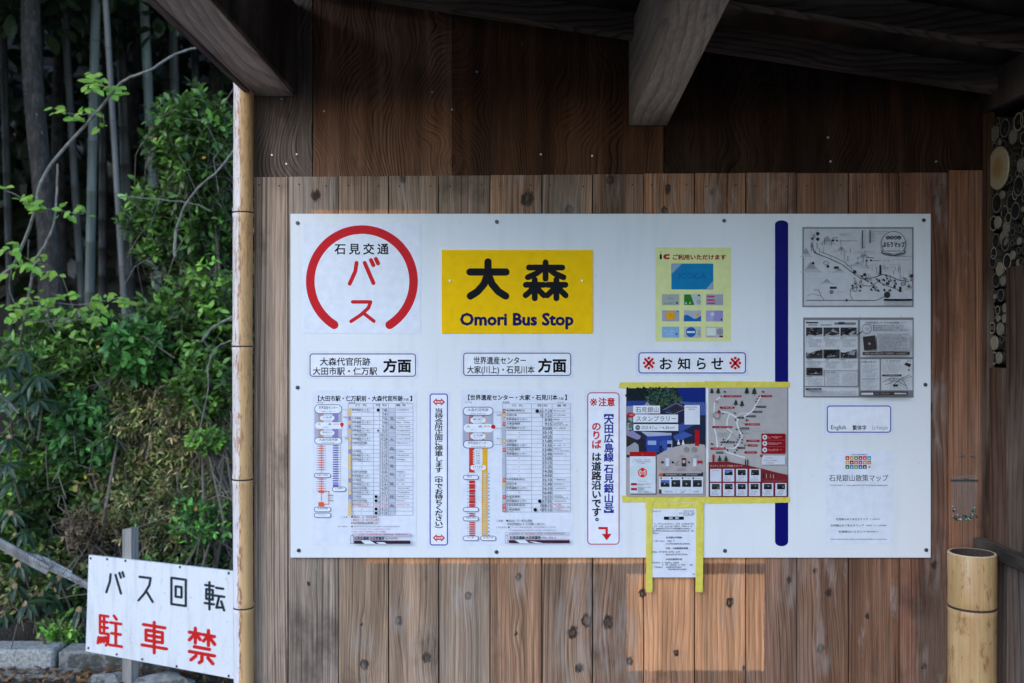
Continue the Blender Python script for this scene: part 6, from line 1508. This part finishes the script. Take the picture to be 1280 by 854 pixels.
# ------------------------------------------------------------------ shrubs
M_TWIG = plain('twig_bark', (0.17, 0.14, 0.11), 0.85, 0.3, 60)
M_PALE = plain('pale_branch_bark', (0.2, 0.185, 0.155), 0.85, 0.4, 40)
GA = 2.399963
def shrub(name, label, cpx, cpy, d, rpx, rpy, rdep, ntw, lpt, size, kind, cols, n_ind, seed, toward=0.5, twig_len=0.22, group='bushes along the forest edge', cat='bush', mat=None, spread=0.9, stem=True, hilite=None):
    rs_ = np.random.RandomState(seed); y = d - D; cen = np.array(W(cpx, cpy, y)); rx, rz = rpx / F * d, rpy / F * d
    root = thing(name, label, cat, (cen[0], y, terrain_z(cen[0], y)), group)
    mb = MB(); pos = []; dr = []; up = []; sz = []; cl = []
    cols = np.array(cols)
    foot = np.array((cen[0], y + rdep * .4, terrain_z(cen[0], y) - .05))
    for k in range(ntw):
        u = rs_.normal(size=3); u /= np.linalg.norm(u); u *= rs_.uniform(.15, 1) ** .45
        if u[1] > 0.2 and rs_.rand() < .7: u[1] = -u[1]
        tip = cen + u * np.array((rx, rdep, rz))
        gz = terrain_z(tip[0], tip[1]) + .03
        if tip[2] < gz: tip[2] = gz + rs_.uniform(0, .15)
        dv = u * np.array((.8, .6, .6)) + np.array((0, -toward, .35)) + rs_.normal(size=3) * .45; dv /= np.linalg.norm(dv)
        L = twig_len * rs_.uniform(.7, 1.3); st = tip - dv * L
        mid = st - dv * L * .5 + rs_.normal(size=3) * .04 + np.array((0, .04, -.06))
        mb.tube([mid, st, tip], [.0032, .0026, .0012], 3, caps=False)
        col = cols[rs_.randint(len(cols))] * np.array((1.12, 1.05, .9)) * rs_.choice([.6, 1.05, 1.5, 2.3], p=[.2, .3, .28, .22]) * rs_.uniform(.85, 1.15)
        x, dd_, z = frames(dv[None], np.array([[0.1, 0.2, 1.0]])); x = x[0]; z = z[0]
        for j in range(lpt):
            t_ = 0.25 + 0.75 * (j + .5) / lpt; a = j * GA + k
            o_ = x * math.cos(a) + z * math.sin(a)
            ld = dv * (0.35 + 0.7 * t_) + o_ * spread + rs_.normal(size=3) * .15
            pos.append(st + (tip - st) * t_); dr.append(ld); up.append(np.array((0, -.45, 1.0)) + rs_.normal(size=3) * .35)
            sz.append(size * rs_.uniform(.6, 1.2)); cl.append(col * rs_.uniform(.8, 1.2) * (1.0 if t_ < .8 else 1.25))
    if stem:
        for k in range(5):
            u = rs_.uniform(-1, 1, 3); u[1] = abs(u[1]); e = cen + u * np.array((rx, rdep * .6, rz)) * .7
            mb.tube([foot + rs_.normal(size=3) * .05, (foot + e) / 2 + rs_.normal(size=3) * .1, e], [.012, .009, .004], 5)
    mb.build('twigs', M_TWIG, root, kind='stuff')
    leaves(root, kind, pos, dr, up, sz, cl, mat or LEAFM, n_ind)
    return root
DKG = [(0.050, 0.11, 0.025), (0.07, 0.15, 0.035), (0.038, 0.08, 0.024), (0.10, 0.20, 0.05)]
MIDG = [(0.08, 0.17, 0.035), (0.06, 0.13, 0.03), (0.12, 0.24, 0.05), (0.045, 0.09, 0.025)]
OLV = [(0.17, 0.20, 0.07), (0.22, 0.20, 0.10), (0.11, 0.15, 0.05), (0.19, 0.15, 0.085)]
BRT = [(0.11, 0.25, 0.04), (0.09, 0.2, 0.04), (0.14, 0.26, 0.05)]
shrub('bush', 'dark glossy evergreen bush reaching up to the roof beam beside the bamboo pole', 245, 175, 5.9, 62, 72, .35, 330, 9, .062, 'oval', DKG, 220, 1)
shrub('bush', 'dark glossy bush in the middle band behind the bare curved shoot', 228, 275, 6.1, 80, 75, .35, 330, 9, .06, 'oval', DKG, 140, 2)
shrub('bush', 'mid-green leathery bush left of the bamboo pole, level with the notice board centre', 235, 420, 5.7, 75, 85, .35, 340, 9, .062, 'oval', MIDG, 160, 3)
shrub('bush', 'dark green bush below the bright sapling on the left', 95, 440, 5.9, 95, 60, .35, 330, 9, .065, 'oval', DKG, 120, 4)
shrub('bush', 'green bush with light leaf tips in the centre of the thicket', 160, 500, 5.7, 90, 60, .3, 280, 9, .055, 'oval', MIDG, 120, 5)
shrub('bush', 'small-leaved olive and brown dry bush in the middle of the thicket', 205, 540, 5.5, 95, 70, .25, 420, 13, .04, 'long', OLV, 0, 6, twig_len=.2, mat=DRYM)
shrub('bush', 'small-leaved olive bush above the painted sign', 210, 640, 5.35, 95, 60, .25, 380, 13, .034, 'long', OLV + [(0.05, 0.09, 0.03)], 0, 7, twig_len=.18)
shrub('bush', 'reddish brown dry shrub left of the grey post top', 112, 655, 5.3, 38, 26, .2, 90, 12, .034, 'long', [(0.11, 0.08, 0.05), (0.14, 0.10, 0.065), (0.07, 0.06, 0.04)], 0, 8, twig_len=.18, mat=DRYM)
shrub('bush', 'green bush above the leaning weathered limb', 85, 575, 5.6, 85, 70, .3, 300, 9, .055, 'oval', MIDG, 140, 9)
shrub('bush', 'bright yellow-green fresh tuft just left of the bamboo pole', 262, 548, 5.2, 28, 20, .12, 60, 8, .032, 'broad', BRT, 100, 10, twig_len=.1)
shrub('bush', 'bright green tuft low beside the left edge of the painted sign', 75, 790, 5.02, 28, 20, .08, 60, 8, .035, 'oval', BRT, 90, 11, twig_len=.1)
shrub('bush', 'dark bush filling the gap behind the painted sign', 230, 720, 5.3, 80, 55, .2, 170, 9, .05, 'oval', DKG, 60, 12)
shrub('bush', 'dark leafy bush low at the far left behind the drooping one', 30, 640, 5.6, 70, 90, .3, 200, 9, .06, 'oval', DKG, 60, 13)
shrub('bush', 'bright green small-leaved sprigs near the shelter, left of the pole', 262, 350, 5.5, 30, 34, .12, 22, 6, .045, 'broad', BRT, 110, 14, twig_len=.14, stem=False)
shrub('bush', 'olive undergrowth at the foot of the thicket, left', 60, 720, 5.25, 90, 50, .2, 200, 9, .045, 'oval', DKG + OLV, 60, 15)

shrub('bush', 'leathery green bush with pale glossy leaves just right of the slim bamboo foot', 175, 435, 5.45, 45, 45, .2, 120, 9, .068, 'oval', [(0.07, 0.19, 0.05), (0.05, 0.14, 0.04), (0.09, 0.22, 0.06)], 260, 16)
shrub('bush', 'loose mid-green bush left of the olive thicket, above the weathered limb', 110, 540, 5.4, 60, 55, .2, 150, 9, .058, 'oval', [(0.06, 0.17, 0.05), (0.05, 0.13, 0.04)], 200, 17)
shrub('bush', 'light green sprigs among the olive bush above the painted sign', 250, 650, 5.15, 45, 35, .12, 60, 8, .042, 'oval', [(0.09, 0.26, 0.05), (0.06, 0.17, 0.04)], 200, 18)

shrub('bush', 'yellow-green bush in the middle of the thicket under the bright sapling sprays', 60, 470, 5.6, 75, 60, .25, 190, 9, .052, 'oval', MIDG, 120, 19)
shrub('bush', 'deep green filler bush at the left edge above the kerb', 15, 690, 5.55, 60, 70, .3, 200, 9, .06, 'oval', DKG + MIDG, 60, 20)
shrub('bush', 'yellow-green leafy bush left of the pole above the olive bush', 255, 480, 5.45, 45, 45, .2, 150, 9, .05, 'oval', MIDG, 120, 21)
shrub('bush', 'green bush right behind the grey post top', 165, 610, 5.5, 70, 55, .25, 200, 9, .046, 'oval', MIDG + OLV, 80, 22)

shrub('bush', 'long leafy bush running from beside the pole round behind the plank wall', 430, 430, 5.9, 185, 230, .35, 800, 9, .06, 'oval', DKG + MIDG, 0, 23)

def whorls(label, pts, d, size, seed, buds=0.5, n_ind=150):
    rs_ = np.random.RandomState(seed); y = d - D; c0 = W(pts[0][0], pts[0][1], y)
    root = thing('shrub', label, 'shrub', (c0[0], y, terrain_z(c0[0], y)), 'shrubs with drooping whorled leaves')
    pos = []; dr = []; up = []; sz = []; cl = []; mb = MB(); bp = []; bd = []
    for (a, b_) in pts:
        yy2 = y + rs_.uniform(-.12, .15); c_ = np.array(W(a, b_, yy2)); ax = np.array((rs_.normal() * .25, -.45, .9)); ax /= np.linalg.norm(ax)
        mb.tube([(c_[0] + rs_.normal() * .03, c_[1] + .12, c_[2] - .22), c_ - ax * .06, c_], [.006, .005, .004], 5, caps=False)
        x, dd_, z = frames(ax[None], np.array([[1.0, 0.1, 0.0]])); x = x[0]; z = z[0]; n = rs_.randint(8, 12); col = np.array((0.03, 0.062, 0.027)) * rs_.uniform(.7, 1.5)
        for j in range(n):
            an = 2 * math.pi * j / n + rs_.uniform(-.2, .2); o_ = x * math.cos(an) + z * math.sin(an)
            pos.append(c_); dr.append(o_ + ax * rs_.uniform(-.25, .15) + np.array((0, 0, -.25))); up.append(ax + rs_.normal(size=3) * .1); sz.append(size * rs_.uniform(.75, 1.2)); cl.append(col * rs_.uniform(.8, 1.2))
        if rs_.rand() < buds:
            for j in range(6):
                an = j * GA; bp.append(c_ + ax * .012); bd.append(ax * .1 + (x * math.cos(an) + z * math.sin(an)) * .4 + np.array((0, -.1, -.75)))
    mb.build('twigs', M_TWIG, root, kind='stuff')
    leaves(root, 'long', pos, dr, up, sz, cl, LEAFM, n_ind)
    if bp: leaves(root, 'oval', bp, bd, [np.array((0, -1, .6))] * len(bp), [.038] * len(bp), np.array([(0.38, 0.27, 0.16)] * len(bp)) * rs_.uniform(.8, 1.15, (len(bp), 1)), DRYM, len(bp), name='young_leaf')
rw = random.Random(12)
whorls('shrub of long dark drooping leaves with pale young tufts, lower left corner', [(25, 704), (53, 742), (34, 754), (70, 748), (90, 742), (26, 775), (8, 735), (45, 715), (10, 790), (60, 775), (85, 770), (35, 790), (5, 765), (75, 720), (95, 790), (20, 730), (50, 795), (100, 760)], 5.1, .105, 31, .6)
whorls('shrub of long grey-green drooping leaves with brown tufts at the left edge', [(30, 440), (28, 490), (45, 470), (10, 460), (12, 545), (8, 580), (35, 520), (20, 600), (48, 500), (5, 500), (15, 640)], 5.2, .12, 32, .55)
whorls('low shrub of long dark leaves hidden beside the painted sign', [(98, 730), (92, 705), (104, 780), (120, 690), (60, 690), (30, 665), (0, 700)], 5.3, .10, 33, .15)

# bare arching branch with fresh leaves
def branch_px(mb, pts, d, r0, r1, n=6, wobble=0.004, seed=0, deep=0.0):
    rr_ = random.Random(seed); out = []
    for i in range(len(pts) - 1):
        for k in range(4):
            u = k / 4; out.append((pts[i][0] + (pts[i + 1][0] - pts[i][0]) * u, pts[i][1] + (pts[i + 1][1] - pts[i][1]) * u))
    out.append(pts[-1])
    # smooth
    for _ in range(3): out = [out[0]] + [((out[i - 1][0] + out[i][0] * 2 + out[i + 1][0]) / 4, (out[i - 1][1] + out[i][1] * 2 + out[i + 1][1]) / 4) for i in range(1, len(out) - 1)] + [out[-1]]
    P_ = []; 
    for k, (a, b_) in enumerate(out): P_.append(W(a + rr_.uniform(-.5, .5), b_ + rr_.uniform(-.5, .5), d - D + .05 * math.sin(k * .25) + deep * max(0, 1 - k / (len(out) * .3))))
    mb.tube(P_, [r0 + (r1 - r0) * k / (len(P_) - 1) for k in range(len(P_))], n)
DS = 5.0; ysap = DS - D
sap = thing('sapling', 'pale arching sapling with fresh bright green leaves in front of the bamboo', 'sapling', (W(30, 0, ysap)[0], ysap, 0.1))
mb = MB(); branch_px(mb, [(30, 560), (24, 480), (26, 420), (36, 375), (43, 325), (56, 308), (68, 280), (71, 250), (72, 205)], DS, .009, .005, seed=1, deep=1.6); mb.build('stem', M_PALE, sap)
mb = MB(); branch_px(mb, [(-10, 352), (0, 345), (18, 333), (35, 290), (45, 262), (47, 235), (62, 206), (92, 172), (124, 138), (145, 108), (162, 96), (188, 89), (210, 72), (228, 64), (246, 60)], DS - .02, .0095, .006, seed=2); mb.build('branch', M_PALE, sap)
for k, pts in enumerate([[(120, 140), (108, 143), (88, 143), (70, 138)], [(46, 256), (60, 262), (90, 266), (105, 268)], [(140, 115), (130, 108), (120, 98)], [(145, 108), (155, 118)], [(126, 140), (131, 155)], [(44, 262), (25, 245), (5, 238)], [(36, 300), (34, 330), (60, 330)], [(30, 375), (60, 378), (100, 382), (150, 372)],
                         [(42, 345), (60, 338), (70, 345)], [(28, 400), (80, 400), (120, 400)], [(20, 310), (8, 318)], [(15, 335), (10, 360), (20, 385)]]):
    mb = MB(); branch_px(mb, pts, DS - .03, .0035, .002, 4, seed=10 + k); mb.build('twig', M_PALE, sap)
cl_ = [(119, 93, 5, 8), (115, 104, 9, 14), (126, 104, 9, 10), (145, 112, 13, 9), (138, 117, 7, 7), (72, 137, 10, 12), (90, 148, 8, 8), (103, 137, 6, 3), (118, 139, 6, 3), (128, 156, 7, 6), (155, 118, 6, 3), (38, 250, 14, 12), (50, 257, 14, 12), (28, 248, 8, 5), (78, 265, 12, 8), (98, 266, 14, 12),
       (8, 236, 8, 5), (14, 312, 18, 14), (28, 330, 16, 14), (48, 330, 12, 10), (62, 345, 10, 7), (65, 340, 8, 6), (12, 345, 10, 6), (55, 322, 8, 4), (15, 385, 16, 12), (38, 372, 22, 14), (60, 378, 20, 14), (82, 380, 20, 14), (100, 388, 14, 8), (120, 372, 16, 12), (130, 385, 18, 14), (148, 376, 16, 12), (118, 402, 12, 8), (88, 408, 14, 8), (45, 392, 18, 10), (30, 395, 12, 6), (10, 395, 12, 5)]
rs_ = np.random.RandomState(8); pos = []; dr = []; up = []; sz = []; cl = []
for (a, b_, sp_, n_) in cl_:
    for j in range(max(3, int(n_ * .75))):
        p = W(a + rs_.normal() * sp_ * .45, b_ + rs_.normal() * sp_ * .33, ysap - .04 + rs_.normal() * .05)
        pos.append(p); an = rs_.uniform(0, 2 * math.pi); dr.append((math.cos(an), -.35 + rs_.normal() * .3, math.sin(an) * .45 - .15)); up.append((rs_.normal() * .3, -.75, .8 + rs_.normal() * .2)); sz.append(rs_.uniform(.030, .062)); cl.append(np.array((0.30, 0.54, 0.09)) * rs_.uniform(.65, 1.15) * np.array((rs_.uniform(.85, 1.2), 1, 1)))
leaves(sap, 'broad', pos, dr, up, sz, cl, leaf_mat('young_leaf', 0.5, 0.4, 0.3), 300)
# bare shoot curving up beside the pole, thin trailing twigs
for k, (pts, lab, r0) in enumerate([([(219, 322), (218, 300), (222, 280), (233, 252), (253, 229), (270, 217), (283, 200), (294, 185)], 'bare pale shoot curving up toward the bamboo pole', .008),
                                    ([(150, 246), (185, 248), (225, 252), (250, 256), (262, 264)], 'thin bare twig crossing the dark glossy bush', .004),
                                    ([(292, 396), (275, 404), (262, 412), (252, 430), (240, 425)], 'bare grey branch beside the pole below the bright sprigs', .008),
                                    ([(292, 425), (270, 432), (258, 460), (262, 480), (250, 540), (235, 560)], 'long hanging bare vine left of the pole', .004),
                                    ([(0, 493), (12, 504), (24, 517)], 'short broken grey twig end at the left edge', .009),
                                    ([(265, 590), (285, 620), (292, 628)], 'thin pale twig low beside the pole', .004),
                                    ([(232, 706), (250, 675), (262, 650)], 'thin brown cane leaning behind the top of the painted sign', .006)]):
    d = 5.05 if k != 1 else 5.4
    mb = MB(); branch_px(mb, pts, d, r0, r0 * .55, 5, seed=30 + k); p = W(*pts[0], d - D); root = thing('bare_branch', lab, 'branch', p, 'bare branches in the thicket'); mb.build('stem', M_PALE if k != 6 else M_TWIG, root)
# weathered split limb leaning down to the sign
root = thing('fallen_limb', 'weathered grey split limb lying slantwise behind the painted sign', 'dead limb', W(100, 730, 4.95 - D))
mb = MB()
for s_, (a, b_) in enumerate((((-12, 670), (62, 710)), ((-10, 676), (60, 716)), ((40, 700), (125, 738)), ((60, 706), (128, 745)), ((20, 690), (90, 716)))):
    p0 = Vector(W(*a, 4.9 - D + s_ * .012)); p1 = Vector(W(*b_, 4.9 - D + s_ * .012)); mid = (p0 + p1) / 2 + Vector((0, .01, .004 * (s_ - 2)))
    mb.tube([p0, mid, p1], [.016, .018, .007 if s_ != 1 else .012], 6)
mb.build('limb', M_POSTW, root, color=(0.42, 0.41, 0.40))
mb = MB()
for k in range(8): p0 = Vector(W(60 + k * 6, 706 + k * 4, 4.9 - D)); mb.tube([p0, p0 + Vector((R.uniform(-.05, .12), -.02, R.uniform(-.06, .09)))], [.004, .0012], 4)
mb.build('splinters', M_PALE, root, kind='stuff')
# a few yellow leaves caught in the bushes
for k, (a, b_) in enumerate([(246, 633), (120, 434), (106, 594), (98, 612), (21, 666), (196, 172), (252, 198)]):
    d = 5.0 if k != 6 else 5.3
    p = W(a, b_, d - D); root = None
    me = leaf_mesh('broad', DRYM); ob = bpy.data.objects.new('fallen_leaf', me); COL.objects.link(ob)
    s_ = .026; q = Vector((R.uniform(-1, 1), -.3, R.uniform(-1, .2))).normalized(); x = q.cross(Vector((0, -1, .3))).normalized(); z = x.cross(q)
    ob.matrix_world = Matrix(((x.x * s_, q.x * s_, z.x * s_, p[0]), (x.y * s_, q.y * s_, z.y * s_, p[1]), (x.z * s_, q.z * s_, z.z * s_, p[2]), (0, 0, 0, 1)))
    ob.color = (0.42, 0.30, 0.04, 1) if k % 3 else (0.42, 0.22, 0.05, 1)
    tag(ob, ['yellow leaf low in the olive bush beside the bamboo pole', 'orange-yellow leaf high under the dark bush of the left thicket', 'upper of two yellow leaves near the weathered limb', 'lower of two yellow leaves near the weathered limb', 'yellow leaf at the top end of the weathered limb', 'yellow leaf at the left rim of the topmost glossy bush', 'yellow leaf inside the topmost glossy bush near the bamboo pole'][k], 'leaf', 'yellow leaves caught in the bushes')
